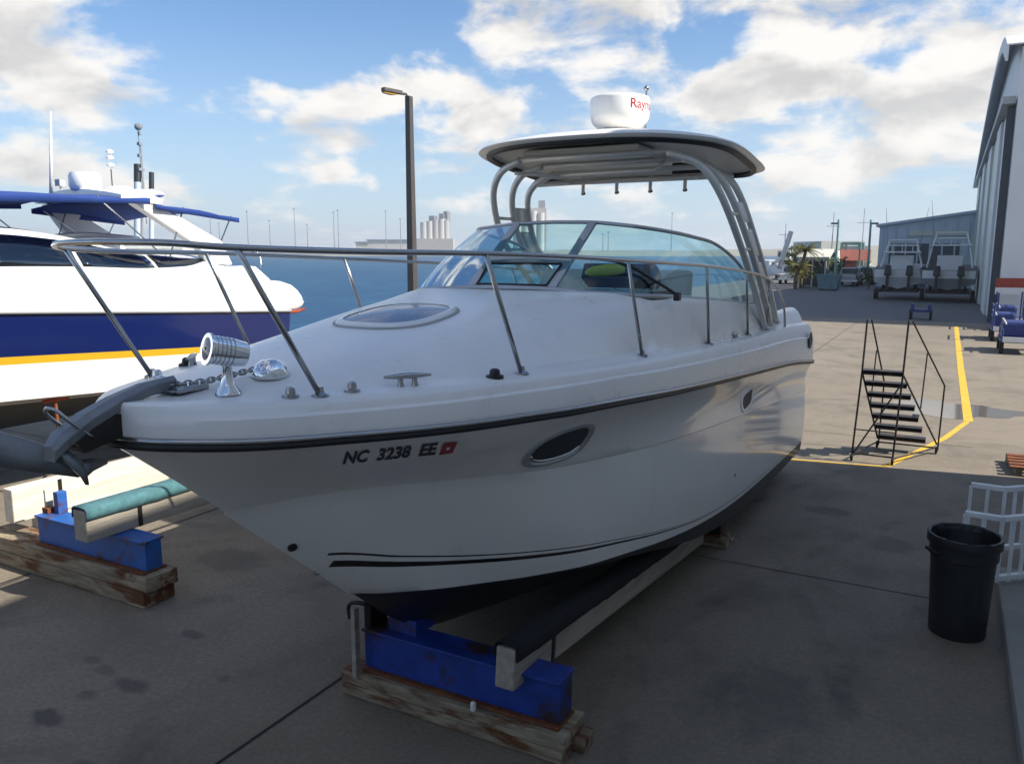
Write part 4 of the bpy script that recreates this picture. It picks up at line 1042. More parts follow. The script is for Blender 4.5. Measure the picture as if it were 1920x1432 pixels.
# windscreen frame bar
MB().tube(smooth_path([at(8, 487, X=-10.2), at(60, 458, X=-10.5), at(110, 443, X=-10.9), at(170, 440, X=-11.4), at(260, 447, X=-11.9)], 6), 0.035, 8).build('windscreen_frame', 'yacht_white', yac, smooth=180)
MB().tube([at(82, 456, X=-10.4), at(150, 528, X=-9.95)], 0.008, 6).build('wiper', 'stainless', yac, smooth=180)
# stern: cockpit quarter, rounded transom and swim platform
q1 = []
for (y, zt_, zb, h) in ((7.6, 2.52, 2.36, 1.97), (8.2, 2.72, 2.34, 1.965), (8.9, 2.94, 2.3, 1.95), (9.35, 2.95, 2.29, 1.94), (9.55, 2.80, 2.28, 1.95), (9.62, 2.75, 2.28, 1.95)):
    q1.append([(YX + h, y, zb), (YX + h - 0.01, y, zt_ - 0.12), (YX + h - 0.06, y, zt_), (YX + h - 0.25, y, zt_ + 0.02), (YX + h - 0.35, y, zt_ - 0.02), (YX - h + 0.35, y, zt_ - 0.02), (YX - h + 0.06, y, zt_), (YX - h, y, zb)])
MB().grid(q1)._add(q1[-1], [tuple(range(8))]).build('cockpit_quarter', 'yacht_white', yac, smooth=50)
q2 = []
for (y, zt_, zb, h) in ((9.5, 2.74, 2.22, 1.955), (9.9, 2.70, 2.21, 1.95), (10.2, 2.63, 2.20, 1.90), (10.45, 2.53, 2.22, 1.80), (10.65, 2.42, 2.26, 1.66), (10.74, 2.36, 2.30, 1.5)):
    q2.append([(YX + h - 0.08, y, zb - 0.02), (YX + h, y, zb + 0.05), (YX + h - 0.01, y, zt_ - 0.10), (YX + h - 0.10, y, zt_), (YX - h + 0.10, y, zt_), (YX - h, y, zt_ - 0.1), (YX - h, y, zb), (YX - h + 0.08, y, zb - 0.02)])
MB().grid(q2, closed=True)._add(q2[-1], [tuple(range(8))]).build('swim_platform', 'yacht_white', yac, smooth=60)
MB().tube([(YX + 1.9, 9.55, 2.20), (YX + 1.9, 10.2, 2.18), (YX + 1.75, 10.55, 2.2)], 0.025, 6).build('platform_trim', 'red_paint', yac, smooth=180)
MB().tube(smooth_path([at(470, 478, X=-9.75), at(478, 470, X=-9.8), at(487, 482, X=-9.75), at(490, 500, X=-9.7)], 5), 0.018, 6).build('grab_rail', 'stainless', yac, smooth=180)
# radar arch: two swept blades and a top span
def blade(pts_px, X, th, nm, mt):
    o = [at(u, v, X=X) for u, v in pts_px]
    return MB().prism([tuple(p) for p in o], (-th, 0, 0)).build(nm, mt, yac, bevel=0.03)
blade([(250, 381), (292, 379), (417, 452), (438, 497), (392, 494), (372, 462)], -10.12, 0.16, 'arch_leg', 'yacht_white')
blade([(86, 384), (118, 380), (222, 445), (240, 470), (150, 470)], -13.0, 0.16, 'arch_leg', 'yacht_white')
pa, pb = at(268, 374, X=-10.1), at(103, 378, X=-13.1)
ar = MB()
rr = []
for f in [i / 12 for i in range(13)]:
    p_ = pa.lerp(pb, f); hgt = 0.10 * math.sin(math.pi * f)
    rr.append([(p_.x, p_.y - 0.34, p_.z - 0.05 + hgt), (p_.x, p_.y + 0.30, p_.z - 0.05 + hgt), (p_.x, p_.y + 0.34, p_.z + 0.02 + hgt), (p_.x, p_.y + 0.1, p_.z + 0.075 + hgt), (p_.x, p_.y - 0.34, p_.z + 0.05 + hgt)])
ar.grid(rr, closed=True)._add(rr[0] + rr[-1], [(4, 3, 2, 1, 0), (5, 6, 7, 8, 9)]).build('arch_top', 'yacht_white', yac, smooth=40)
# canvas: forward and aft bimini panels with drooping valance
def canvas(y0, y1, z0, z1, nm, hw0=1.55, hw1=1.55, cx=YX + 0.05):
    g_ = []
    for i in range(9):
        f = i / 8; y = y0 + (y1 - y0) * f; zz = z0 + (z1 - z0) * f; hw = hw0 + (hw1 - hw0) * f
        row = [(cx - hw, y, zz - 0.075)]
        for j in range(9):
            s_ = -1 + 2 * j / 8
            row.append((cx + hw * s_, y, zz + 0.10 * (1 - s_ * s_) - 0.015 * math.sin(f * math.pi * 3)))
        row.append((cx + hw, y, zz - 0.075)); g_.append(row)
    return MB().grid(g_).build(nm, 'navy_canvas', yac, smooth=50, solid=0.012)
canvas(4.4, 7.72, 3.80, 3.93, 'bimini_canvas')
canvas(7.85, 9.45, 3.86, 3.72, 'bimini_canvas', 1.5, 1.42)
for y0, z0, y1, z1 in ((8.4, 3.84, 8.1, 3.1), (9.3, 3.74, 8.9, 3.05), (8.0, 3.85, 9.0, 3.2), (7.0, 3.93, 7.9, 3.2)):
    for x_ in (YX + 1.45, YX - 1.4): MB().tube([(x_, y0, z0), (x_, y1, z1)], 0.012, 6).build('canvas_strut', 'stainless', yac)
# gear on the arch
c_ = at(161, 357, X=-11.5)
rd2 = MB().lathe([(0.15, 0.0), (0.2, 0.02), (0.225, 0.08), (0.225, 0.22), (0.20, 0.275), (0.02, 0.29)], (c_.x, c_.y, c_.z - 0.02), 24).build('radar_dome', 'yacht_white', yac, smooth=50)
MB().box((c_.x, c_.y, c_.z - 0.06), (0.22, 0.22, 0.12)).build('radar_bracket', 'dash_grey', rd2)
c_ = at(225, 355, X=-11.2); MB().ball(c_, 0.2, 10, (1, 1, 0.25)).build('antenna_pod', 'yacht_white', yac, smooth=180)
c_ = at(265, 364, X=-10.6); MB().ball(c_, 0.32, 12, (1, 1, 0.22)).build('antenna_pod', 'yacht_white', yac, smooth=180)
a_ = at(96, 362, X=-12.4); b_ = at(95, 210, X=-12.4)
MB().tube([a_, b_], [0.028, 0.012], 6).build('whip_antenna', 'white_paint', yac, smooth=180)
a_ = at(211, 355, X=-11.4)
MB().tube([a_, a_ + Vector((0, 0, .3))], 0.01, 6).build('light_mast', 'stainless', yac)
for dz in (0.32, 0.43, 0.52): MB().lathe([(0.03, 0), (0.055, 0.02), (0.055, 0.05), (0.02, 0.07)], a_ + Vector((0, 0, dz)), 12).build('mast_light', 'white_paint', yac, smooth=40)
c_ = at(113, 343, X=-12.2); MB().box(c_, (0.12, 0.10, 0.10)).tube([c_ - Vector((0, 0, .2)), c_], 0.015, 6).build('horn', 'dash_grey', yac)
# keel blocks and jack stand under the yacht
for k, y in enumerate((3.2, 8.6)):
    st_ = thing('keel_block_stack', ('forward' if k == 0 else 'after') + ' timber block stack carrying the motor yacht keel', 'block stack', (YX, y, 0), 'yacht keel blocks')
    for q in range(4):
        MB().box((YX + 0.02 * (q % 2), y, 0.085 + 0.172 * q), (0.9 if q % 2 else 0.5, 0.32, 0.17)).build('timber', 'timber_white', st_, bevel=0.01)
js = at(102, 738, X=-9.95)
jk = thing('jack_stand', 'rusty red boat jack stand propping the motor yacht side', 'jack stand', (js.x, js.y, 0))
MB().box((js.x - 0.05, js.y, js.z), (0.06, 0.34, 0.26), Matrix.Rotation(R(-48), 3, 'Y')).build('pad', 'red_paint', jk, bevel=0.02)
MB().tube([(js.x, js.y, js.z - 0.03), (js.x + 0.03, js.y, 0.55)], 0.022, 8).build('screw', 'rust', jk, smooth=60)
for k in range(3):
    a = 2 * math.pi * k / 3 + 0.4
    MB().tube([(js.x + 0.03, js.y, 0.75), (js.x + 0.03 + 0.42 * math.cos(a), js.y + 0.42 * math.sin(a), 0.02)], 0.022, 6).build('leg', 'black_metal', jk, smooth=60)

# ------------------------------------------------------------------ rolling stairs
lad = thing('rolling_stairs', 'black steel rolling stairs with handrails standing on the sunlit concrete', 'rolling stairs', (-0.6, 13.5, 0))
steps = 6
for k in range(steps + 1):
    f = k / steps                                         # 0 top .. 1 bottom
    y = 13.18 + 0.92 * f; z = 1.40 - 1.17 * f
    xl, xr_ = -1.06 + 0.12 * f + 0.10 * f, -0.50 + 0.44 * f * 0.55 + 0.12 * f
    m_ = MB().box(((xl + xr_) / 2, y, z), (xr_ - xl, 0.20, 0.03))
    m_.box(((xl + xr_) / 2, y - 0.09, z - 0.025), (xr_ - xl, 0.02, 0.05))
    m_.build('step', 'black_metal', lad)
def tub(name, pts, r=0.016): return MB().tube(pts, r * 0.8, 6).build(name, 'black_metal', lad, smooth=60)
for xt, xb in ((-1.06, -1.12), (-0.50, -0.55)):
    tub('rear_post', [(xb, 13.05, 0.06), (xt, 13.10, 1.40), (xt + 0.02, 13.12, 2.17)], 0.018)
for xt, xb in ((-1.06, -0.84), (-0.50, 0.02)):
    tub('stringer', [(xt, 13.12, 1.38), (xb, 14.15, 0.16)], 0.018)
    tub('handrail', [(xt + 0.02, 13.12, 2.17), (xt + 0.06, 13.35, 2.17), (xb + 0.04, 14.05, 1.12), (xb + 0.02, 14.12, 0.06)], 0.016)
    tub('handrail_post', [(xt + (xb - xt) * 0.5, 13.62, 0.80), (xt + (xb - xt) * 0.5 + 0.03, 13.68, 1.66)], 0.013)
tub('rear_brace', [(-1.10, 13.06, 0.12), (-0.52, 13.10, 1.22)]); tub('rear_brace', [(-1.12, 13.05, 0.5), (-0.55, 13.05, 0.5)], 0.012)
tub('side_rail', [(-1.12, 13.05, 0.10), (-0.84, 14.15, 0.10)]); tub('side_rail', [(-0.55, 13.05, 0.10), (0.02, 14.15, 0.10)]); tub('cross_rail', [(-0.84, 14.14, 0.10), (0.02, 14.14, 0.10)]); tub('cross_rail', [(-1.12, 13.05, 0.12), (-0.55, 13.05, 0.12)])
for x, y in ((-1.12, 13.05), (-0.55, 13.05), (-0.84, 14.15), (0.02, 14.15)):
    MB().lathe([(0.055, -0.018), (0.06, 0), (0.055, 0.018)], (x, y, 0.062), 12, Matrix.Rotation(R(90), 3, 'Y')).build('caster', 'tyre', lad, smooth=40)
MB().box((-0.30, 13.80, 0.66), (0.10, 0.02, 0.05)).build('tag_plate', 'white_paint', lad)

# ------------------------------------------------------------------ waste bin, white railing
can = thing('waste_bin', 'tall black plastic waste bin without lid beside the walkway', 'bin', (0.30, 7.42, 0))
k_ = 0.87
MB().lathe([(r_ * k_, z_ * 0.965) for r_, z_ in [(0.245, 0.0), (0.25, 0.02), (0.262, 0.3), (0.275, 0.62), (0.283, 0.70), (0.300, 0.71), (0.300, 0.80), (0.305, 0.865), (0.315, 0.875), (0.315, 0.895), (0.296, 0.895), (0.292, 0.86), (0.262, 0.3), (0.24, 0.05), (0.01, 0.05)]], (0.28, 7.42, 0.0), 40).build('body', 'black_plastic', can, smooth=40)
liner_rows = []
random.seed(5)
for r_, z in ((0.280, 0.80), (0.284, 0.85), (0.277, 0.872), (0.258, 0.868), (0.248, 0.82), (0.21, 0.5), (0.02, 0.40)):
    liner_rows.append([(0.28 + (r_ + random.uniform(-.004, .006)) * math.cos(2*math.pi*k/40), 7.42 + (r_ + random.uniform(-.004, .006)) * math.sin(2*math.pi*k/40), z + random.uniform(-.018, .012) * (1 if z == 0.80 else 0.25)) for k in range(40)])
MB().grid(liner_rows, closed=True).build('bin_liner', 'black_rubber', can, smooth=60)
for a in (0.6, 0.6 + math.pi): MB().box((0.28 + 0.275 * math.cos(a), 7.42 + 0.275 * math.sin(a), 0.74), (0.06, 0.14, 0.03), Matrix.Rotation(a, 3, 'Z')).build('handle', 'black_plastic', can, bevel=0.008)
def railing(label, cx_, cy_, zb, zt_, left, right):
    t = thing('railing', label, 'railing', (cx_, cy_, zb), 'white railings round the walkway steps')
    P0, P1, P2 = Vector((cx_ - left, cy_ + 0.02, 0)), Vector((cx_, cy_, 0)), Vector((cx_ + right * 0.75, cy_ + right * 0.66, 0))
    for a, b in ((P0, P1), (P1, P2)):
        for z in (zt_, zb + 0.06): MB().bar(a + Vector((0, 0, z)), b + Vector((0, 0, z)), 0.055, 0.05).build('rail', 'white_tube', t, bevel=0.006)
        n = max(2, int((b - a).length / 0.12))
        for k in range(n + 1):
            p_ = a.lerp(b, k / n)
            if (b - P2).length < 1e-6 and k == 0: continue
            MB().box((p_.x, p_.y, (zt_ + zb) / 2), (0.032, 0.032, zt_ - zb - 0.03)).build('baluster', 'white_tube', t)
    return t
railing('white tube railing close behind the waste bin', 0.60, 8.35, 0.14, 0.77, 0.30, 0.9)
railing('white tube railing standing beyond the railing beside the waste bin', 0.66, 9.25, 0.14, 0.82, 0.30, 0.9)

# ------------------------------------------------------------------ quay lamp
lp = thing('lamp_post', 'dark square lamp post with one amber lit head on the quay', 'lamp post', (-18, 25.2, 0))
MB().box((-18, 25.2, 4.4), (0.31, 0.31, 8.8), taper=0.7).build('pole', 'pole_bronze', lp, bevel=0.02)
MB().tube([(-18, 25.2, 8.72), (-18.05, 25.1, 8.86), (-18.3, 24.6, 8.86)], 0.05, 6).build('arm', 'pole_bronze', lp, smooth=60)
dlp = Vector((-0.50, -0.86, 0))
MB().prism([(-18.15, 24.95, 8.82), (-18.05, 24.9, 8.82), (-18.28, 24.12, 8.84), (-18.52, 24.22, 8.84), (-18.38, 24.75, 8.82)], (0, 0, 0.14)).build('lamp_head', 'pole_bronze', lp, bevel=0.02)
MB().prism([(-18.22, 24.7, 8.77), (-18.16, 24.68, 8.77), (-18.32, 24.16, 8.79), (-18.48, 24.23, 8.79), (-18.40, 24.6, 8.77)], (0, 0, 0.04)).build('lens', 'lamp_amber', lp)
MB().box((-18, 25.2, 0.25), (0.5, 0.5, 0.5), taper=0.9).build('base', 'kerb_concrete', lp, bevel=0.02)

# ------------------------------------------------------------------ tug beyond the yacht: mast and twin funnels
DT = 62.0
def far(u, v, dist):                                     # a point at a given distance along the view axis
    return Vector((0, 0, CAM_H)) + at_dir(u, v) * dist
tug = thing('tug_boat', 'dark tug with lattice mast and twin black funnels behind the yacht', 'boat', tuple(Vector((far(265, 480, DT).x, far(265, 480, DT).y, -1.6))))
b0 = far(262, 450, DT)
MB().prism([(b0.x - 6, b0.y - 3, -1.8), (b0.x + 5, b0.y + 4.5, -1.8), (b0.x + 5.4, b0.y + 4.8, 0.9), (b0.x - 6.4, b0.y - 3.2, 1.3)], (-2.6, 4.0, 0)).build('hull', 'black_plastic', tug)
MB().box((b0.x, b0.y + 2, 2.1), (4.5, 4.5, 2.8), Matrix.Rotation(R(35), 3, 'Z')).build('wheelhouse', 'pale_wall', tug, bevel=0.1)
for (u, v0, v1, wpx) in ((258, 310, 455, 13), (284, 325, 460, 9)):
    a_, b_ = far(u, v1, DT), far(u, v0, DT)
    fo = MB().tube([a_, b_], wpx / 2 / FPX * DT, 10).build('funnel', 'clad_blue', tug, smooth=60)
    c_ = a_.lerp(b_, 0.78)
    MB().tube([c_, b_ + Vector((0, 0, .05))], wpx / 2 / FPX * DT * 1.06, 10).build('funnel_top', 'black_plastic', fo, smooth=60)
m0, m1 = far(266, 440, DT), far(258, 236, DT)
MB().tube([m0, far(268, 340, DT), m1], [0.10, 0.07, 0.04], 6).build('mast', 'far_mast', tug)
MB().tube([far(275, 420, DT), far(264, 270, DT)], 0.04, 6).build('mast_stay', 'far_mast', tug)
for v_, w_ in ((236, .35), (250, .22), (270, .3), (292, .25), (318, .5)):
    p_ = far(262, v_, DT); MB().box(p_, (w_, w_, 0.22)).build('mast_light', 'far_mast', tug)
MB().ball(far(259, 238, DT), 0.28, 8).build('mast_top_lamp', 'far_mast', tug)

# ------------------------------------------------------------------ far shore across the harbour
DF = 720.0
shp = []
for u in range(-260, 1700, 60):
    p_ = far(u, 470, DF); shp.append(p_)
sr = []
random.seed(11)
for p_ in shp:
    n = Vector((p_.x, p_.y, 0)).normalized()
    h_ = 4.2 + random.uniform(-1, 1.5)
    sr.append([(p_.x - n.x * 18, p_.y - n.y * 18, -1.8), (p_.x - n.x * 12, p_.y - n.y * 12, 0.6), (p_.x, p_.y, h_ * 0.7), (p_.x + n.x * 90, p_.y + n.y * 90, h_), (p_.x + n.x * 160, p_.y + n.y * 160, -2)])
struct(MB().grid(sr).build('far_shore', 'shore_land', smooth=180))
def house(label, cat, u0, u1, v0, v1, mt, roof=None, dist=DF + 10, name='warehouse', depth=22, ridge=0.0):
    a_, b_ = far(u0, v1, dist), far(u1, v1, dist)
    h_ = (v1 - v0) / FPX * dist
    t = thing(name, label, cat, (((a_ + b_) / 2).x, ((a_ + b_) / 2).y, 0))
    r_ = (b_ - a_); r_.z = 0; L = r_.length; r_.normalize(); n = Vector((-r_.y, r_.x, 0))
    q = Matrix((r_, n, Vector((0, 0, 1)))).transposed()
    z0 = a_.z
    c_ = (a_ + b_) / 2 + n * depth / 2
    MB().box((c_.x, c_.y, z0 + h_ / 2 - 3), (L, depth, h_ + 6), q).build('wall', mt, t)
    if roof:
        o = [Vector((c_.x, c_.y, z0 + h_)) - n * (depth / 2 + 1) + r_ * s_ * (L / 2 + 1) for s_ in (-1, 1)]
        MB().prism([o[0], o[1], o[1] + Vector((0, 0, 1.2 + ridge)), o[0] + Vector((0, 0, 1.2 + ridge))], n * (depth + 2)).build('roof', roof, t)
    return t, q, c_, r_, n, z0, h_
house('long tan warehouse with blue roof across the water beyond the quay lamp', 'warehouse', 690, 768, 452, 480, 'concrete_tan', 'shore_roof')
house('low brown warehouse across the water beside the grain silos', 'warehouse', 770, 850, 448, 480, 'concrete_brown')
house('small blue roofed store at the end of the tan warehouse', 'warehouse', 668, 692, 456, 480, 'concrete_tan', 'shore_roof', dist=DF + 40)
for k, (u0, u1, v0, v1) in enumerate(((540, 560, 470, 480), (566, 578, 470, 480), (618, 632, 469, 480), (650, 668, 471, 480), (734, 746, 470, 481))):
    house('small reddish shed low on the far shore', 'shed', u0, u1, v0, v1, 'shore_red', None, DF - 8, 'shore_shed', 8)['group'] if False else house('small reddish shed low on the far shore', 'shed', u0, u1, v0, v1, 'shore_red', None, DF - 8, 'shore_shed', 8)[0].__setitem__('group', 'reddish sheds on the far shore')
# grain silos: a row of round bins with headhouse
sil = thing('grain_silo', 'grey concrete grain silos standing across the harbour beyond the quay lamp', 'silo', tuple(far(815, 480, DF + 30) * 1.0))
for k, (u, v0, rpx, mt) in enumerate(((796, 418, 7.5, 'concrete_tan'), (807, 416, 7.5, 'concrete_tan'), (818, 413, 7.5, 'concrete_brown'), (829, 412, 7.5, 'concrete_tan'), (837, 414, 6, 'concrete_brown'))):
    p_ = far(u, 480, DF + 30); h_ = (480 - v0) / FPX * (DF + 30)
    MB().lathe([(rpx / FPX * DF, -3), (rpx / FPX * DF, h_)], (p_.x, p_.y, p_.z), 16).build('bin', mt, sil, smooth=40)
for u, v0, wd in ((838, 402, 4.5), (830, 406, 5), (812, 410, 6)):
    p_ = far(u, 415, DF + 32); h_ = (418 - v0) / FPX * (DF + 30)
    MB().box((p_.x, p_.y, p_.z + h_ / 2), (wd, 5, h_ + 2)).build('headhouse', 'concrete_dark', sil)
# grain elevator tower seen under the hardtop
ele, q, c_, r_, n, z0, h_ = house('tall brown grain elevator tower across the harbour behind the windscreen', 'tower', 962, 1024, 392, 482, 'concrete_brown', None, DF + 60, 'grain_elevator', 26)
for k, f in enumerate((-0.36, -0.12, 0.12, 0.36)):
    p_ = c_ + r_ * (f * 30) - n * 13.2
    MB().lathe([(3.4, -3), (3.4, h_ * (0.9 if k % 2 else 0.94))], (p_.x, p_.y, z0), 12).build('bin', 'concrete_tan', ele, smooth=40)
p_ = c_ + r_ * 12; MB().box((p_.x, p_.y, z0 + h_ * 0.58), (6, 12, h_ * 1.16), q).build('lift_tower', 'concrete_dark', ele)
# light masts
random.seed(21)
for u, v0 in ((467, 398), (508, 415), (555, 393), (578, 422), (628, 400), (636, 396), (725, 398), (752, 412), (398, 402), (414, 420), (1130, 440), (1140, 436), (1258, 402)):
    dd = DF - 5 if u < 1000 else DF + 20
    p_ = far(u, 480, dd); h_ = (480 - v0) / FPX * dd
    t = thing('light_mast', 'thin tall light mast on the far shore', 'mast', (p_.x, p_.y, p_.z), 'light masts across the harbour')
    MB().tube([(p_.x, p_.y, p_.z - 2), (p_.x, p_.y, p_.z + h_)], [0.55, 0.28], 6).build('pole', 'far_mast', t)
    MB().box((p_.x, p_.y, p_.z + h_), (1.6, 1.6, 0.7)).build('lamp_ring', 'far_mast', t)

# ------------------------------------------------------------------ trees
def leaf_tree(label, base, hgt, rad, n=900, leaf=0.3, group=None, mt='leaf'):
    t = thing('tree', label, 'tree', tuple(base), group)
    b_ = Vector(base); rnd = random.Random(int(abs(b_.x * 31 + b_.y * 17)) + 3)
    mb = MB().tube([b_ - Vector((0, 0, .2)), b_ + Vector((.1, 0, hgt * .35)), b_ + Vector((0, .1, hgt * .75))], [rad * .09, rad * .07, rad * .03], 8)
    for k in range(6):
        a = k * 1.05; mb.tube([b_ + Vector((0, 0, hgt * (.35 + .05 * k))), b_ + Vector((math.cos(a) * rad * .6, math.sin(a) * rad * .6, hgt * (.55 + .05 * k)))], [rad * .04, rad * .012], 5)
    mb.build('trunk', 'bark', t, smooth=60)
    cl = [Vector((rnd.gauss(0, rad * .45), rnd.gauss(0, rad * .45), hgt * rnd.uniform(.45, .95))) for _ in range(16)]
    cm_ = MB()
    for k in range(n):
        c_ = rnd.choice(cl); p_ = b_ + c_ + Vector((rnd.gauss(0, rad * .2), rnd.gauss(0, rad * .2), rnd.gauss(0, rad * .17)))
        x_ = Vector((rnd.uniform(-1, 1), rnd.uniform(-1, 1), rnd.uniform(-.6, .6))).normalized() * leaf
        y_ = x_.cross(Vector((rnd.uniform(-1, 1), rnd.uniform(-1, 1), rnd.uniform(-1, 1)))).normalized() * leaf * .5
        cm_._add([p_ - x_, p_ - y_ * .8, p_ + x_, p_ + y_ * .8], [(0, 1, 2, 3)])
    cm_.build('crown', mt, t)
    return t
def palm(label, base, hgt, spread, n=22, group='palms at the end of the yard'):
    t = thing('palm_tree', label, 'palm', tuple(base), group); b_ = Vector(base)
    rnd = random.Random(int(abs(b_.x) * 13 + hgt * 7))
    top_ = b_ + Vector((0.25, 0.1, hgt))
    MB().tube(smooth_path([b_ - Vector((0, 0, .2)), b_ + Vector((0.05, 0, hgt * .5)), top_], 5), [0.20] + [0.14] * 10, 8).build('trunk', 'bark', t, smooth=60)
    for k in range(n):
        a = 2.4 * k + rnd.uniform(-.2, .2); el = 1.15 - 1.7 * k / n
        L = spread * rnd.uniform(.85, 1.1); d = Vector((math.cos(a), math.sin(a), 0))
        spine = [top_ + d * (L * f * math.cos(el * (1 - f * .4))) + Vector((0, 0, L * (f * math.sin(el) - 0.55 * f * f))) for f in [i / 8 for i in range(9)]]
        s_ = Vector((-d.y, d.x, 0)); fm = MB()
        for i in range(1, 9):
            for sd in (-1, 1):
                for q_ in (0, 0.5):
                    p_ = spine[i - 1].lerp(spine[i], q_); ll = L * 0.30 * math.sin(math.pi * min(1, (i + q_) / 9 + 0.12))
                    fm._add([p_, p_ + d * 0.09, p_ + s_ * sd * ll + d * ll * .5 - Vector((0, 0, ll * .45))], [(0, 1, 2)])
        fm.tube(spine, 0.018, 4).build('frond', 'palm_leaf', t)
    return t
YE = 76.0
def gx(u, Y): return at(u, 500, Y=Y).x
palm('tall yellow green palm at the end of the yard', (gx(1503, 74), 74, 0), 3.3, 1.55)
palm('short yellow green palm beside the hut', (gx(1493, 71), 71, 0), 1.9, 1.3)
palm('small ragged palm behind the hut roof', (gx(1535, 77), 77, 0), 2.6, 1.0)
leaf_tree('small dark round tree beside the palms on the harbour side', (gx(1490, 78), 78, 0), 3.6, 0.9, 500, 0.16)
leaf_tree('low dark bush beside the grey shed', (gx(1630, 74), 74, 0), 1.6, 0.9, 420, 0.14)
leaf_tree('low bush against the small pale building', (gx(1562, 84), 84, 0), 2.6, 1.0, 420, 0.16)

# ------------------------------------------------------------------ things at the end of the yard
hut = thing('hut', 'open fronted dark hut with pale tin roof under the palms', 'hut', (gx(1524, 76), 76, 0))
hx = gx(1524, 76); hw = (1545 - 1503) / FPX * 78
MB().box((hx, 77, 1.25), (hw, 2.0, 2.3)).build('wall', 'dark_interior', hut)
MB().prism([(hx - hw / 2 - .3, 75.6, 2.45), (hx + hw / 2 + .3, 75.6, 2.45), (hx + hw / 2 + .3, 75.6, 2.65), (hx - hw / 2 - .3, 75.6, 2.65)], (0, 3.0, .7)).build('roof', 'pale_wall', hut)
for x_ in (-1, 0, 1): MB().box((hx + x_ * hw / 2, 75.75, 1.22), (0.12, 0.12, 2.44)).build('post', 'pale_wall', hut)
for k in range(7): MB().box((hx - hw / 2 + (k + .5) * hw / 7, 75.6, 2.36), (hw / 14, 0.04, 0.18)).build('valance', 'pale_wall', hut)
house('pale green workshop building far behind the hut', 'building', 1545, 1600, 468, 500, 'mint_paint', 'pale_wall', 120, 'workshop', 10)
house('small cream building between hut and grey shed', 'building', 1622, 1652, 462, 530, 'pale_wall', None, 95, 'workshop', 8)
house('coral red kiosk at the end of the yard', 'building', 1582, 1604, 489, 535, 'coral_wall', 'coral_wall', 88, 'kiosk', 4)
house('white kiosk next to the coral red one', 'building', 1545, 1572, 488, 535, 'white_paint', None, 92, 'kiosk', 4)
house('long low white building by the water beyond the palms', 'building', 1440, 1486, 489, 530, 'white_paint', None, 130, 'store_building', 10)
def tapered_bin(label, u0, u1, Y, h_, mt):
    x0, x1 = gx(u0, Y), gx(u1, Y); t = thing('skip', label, 'skip', ((x0 + x1) / 2, Y, 0)); cx_ = (x0 + x1) / 2; L = x1 - x0
    MB().prism([(cx_ - L * .40, Y, 0.12), (cx_ + L * .40, Y, 0.12), (cx_ + L / 2, Y, h_), (cx_ - L / 2, Y, h_)], (0, 1.6, 0)).build('body', mt, t)
    for k in range(4): MB().box((cx_ - L * .38 + L * .76 * k / 3, Y - .04, h_ * .55), (0.09, 0.07, h_ * .8)).build('rib', mt, t)
    MB().box((cx_, Y - .05, h_), (L + .1, 0.1, 0.12)).build('rim', mt, t)
    for s_ in (-1, 1): MB().box((cx_ + s_ * L * .3, Y + .8, 0.06), (0.2, 1.5, 0.12)).build('skid', 'black_metal', t)
tapered_bin('grey teal open skip in front of the hut', 1532, 1576, 70, 1.25, 'bin_teal')
for k, (u, Y, lab) in enumerate(((1567, 82, 'green lamp post with its head turned to the harbour, behind the hut'), (1627, 82, 'green lamp post with its head turned to the blue grey shed'))):
    x_ = gx(u, Y); zt_ = at(u, 412, Y=Y).z
    t = thing('lamp_post', lab, 'lamp post', (x_, Y, 0), 'lamp posts at the end of the yard')
    MB().tube([(x_, Y, 0), (x_, Y, zt_)], [0.13, 0.09], 8).build('pole', 'mint_paint', t, smooth=60)
    MB().box((x_ + (-.35 if k == 0 else .35), Y, zt_ - .35), (0.6, 0.3, 0.16)).build('lamp_head', 'clad_dark', t)
# travel lift frame
tl = thing('travel_lift', 'mint green steel travel lift frame behind the kiosks', 'boat lift', (gx(1592, 96), 96, 0))
x0, x1 = gx(1578, 96), gx(1611, 96); zt_ = at(1590, 455, Y=96).z
for x_ in (x0, x1):
    for y_ in (95, 99): MB().box((x_, y_, zt_ / 2), (0.28, 0.28, zt_)).build('leg', 'mint_paint', tl)
for y_ in (95, 99): MB().box(((x0 + x1) / 2, y_, zt_ - .1), (x1 - x0, 0.26, 0.3)).build('cross_beam', 'mint_paint', tl)
for x_ in (x0, x1): MB().box((x_, 97, zt_ * .62), (0.2, 4, 0.25)).build('side_beam', 'mint_paint', tl)
for a, b in (((x0, zt_ * .5), (x1, zt_ * .95)), ((x1, zt_ * .5), (x0, zt_ * .95))): MB().bar((a[0], 95, a[1]), (b[0], 95, b[1]), 0.08, 0.08).build('brace', 'mint_paint', tl)

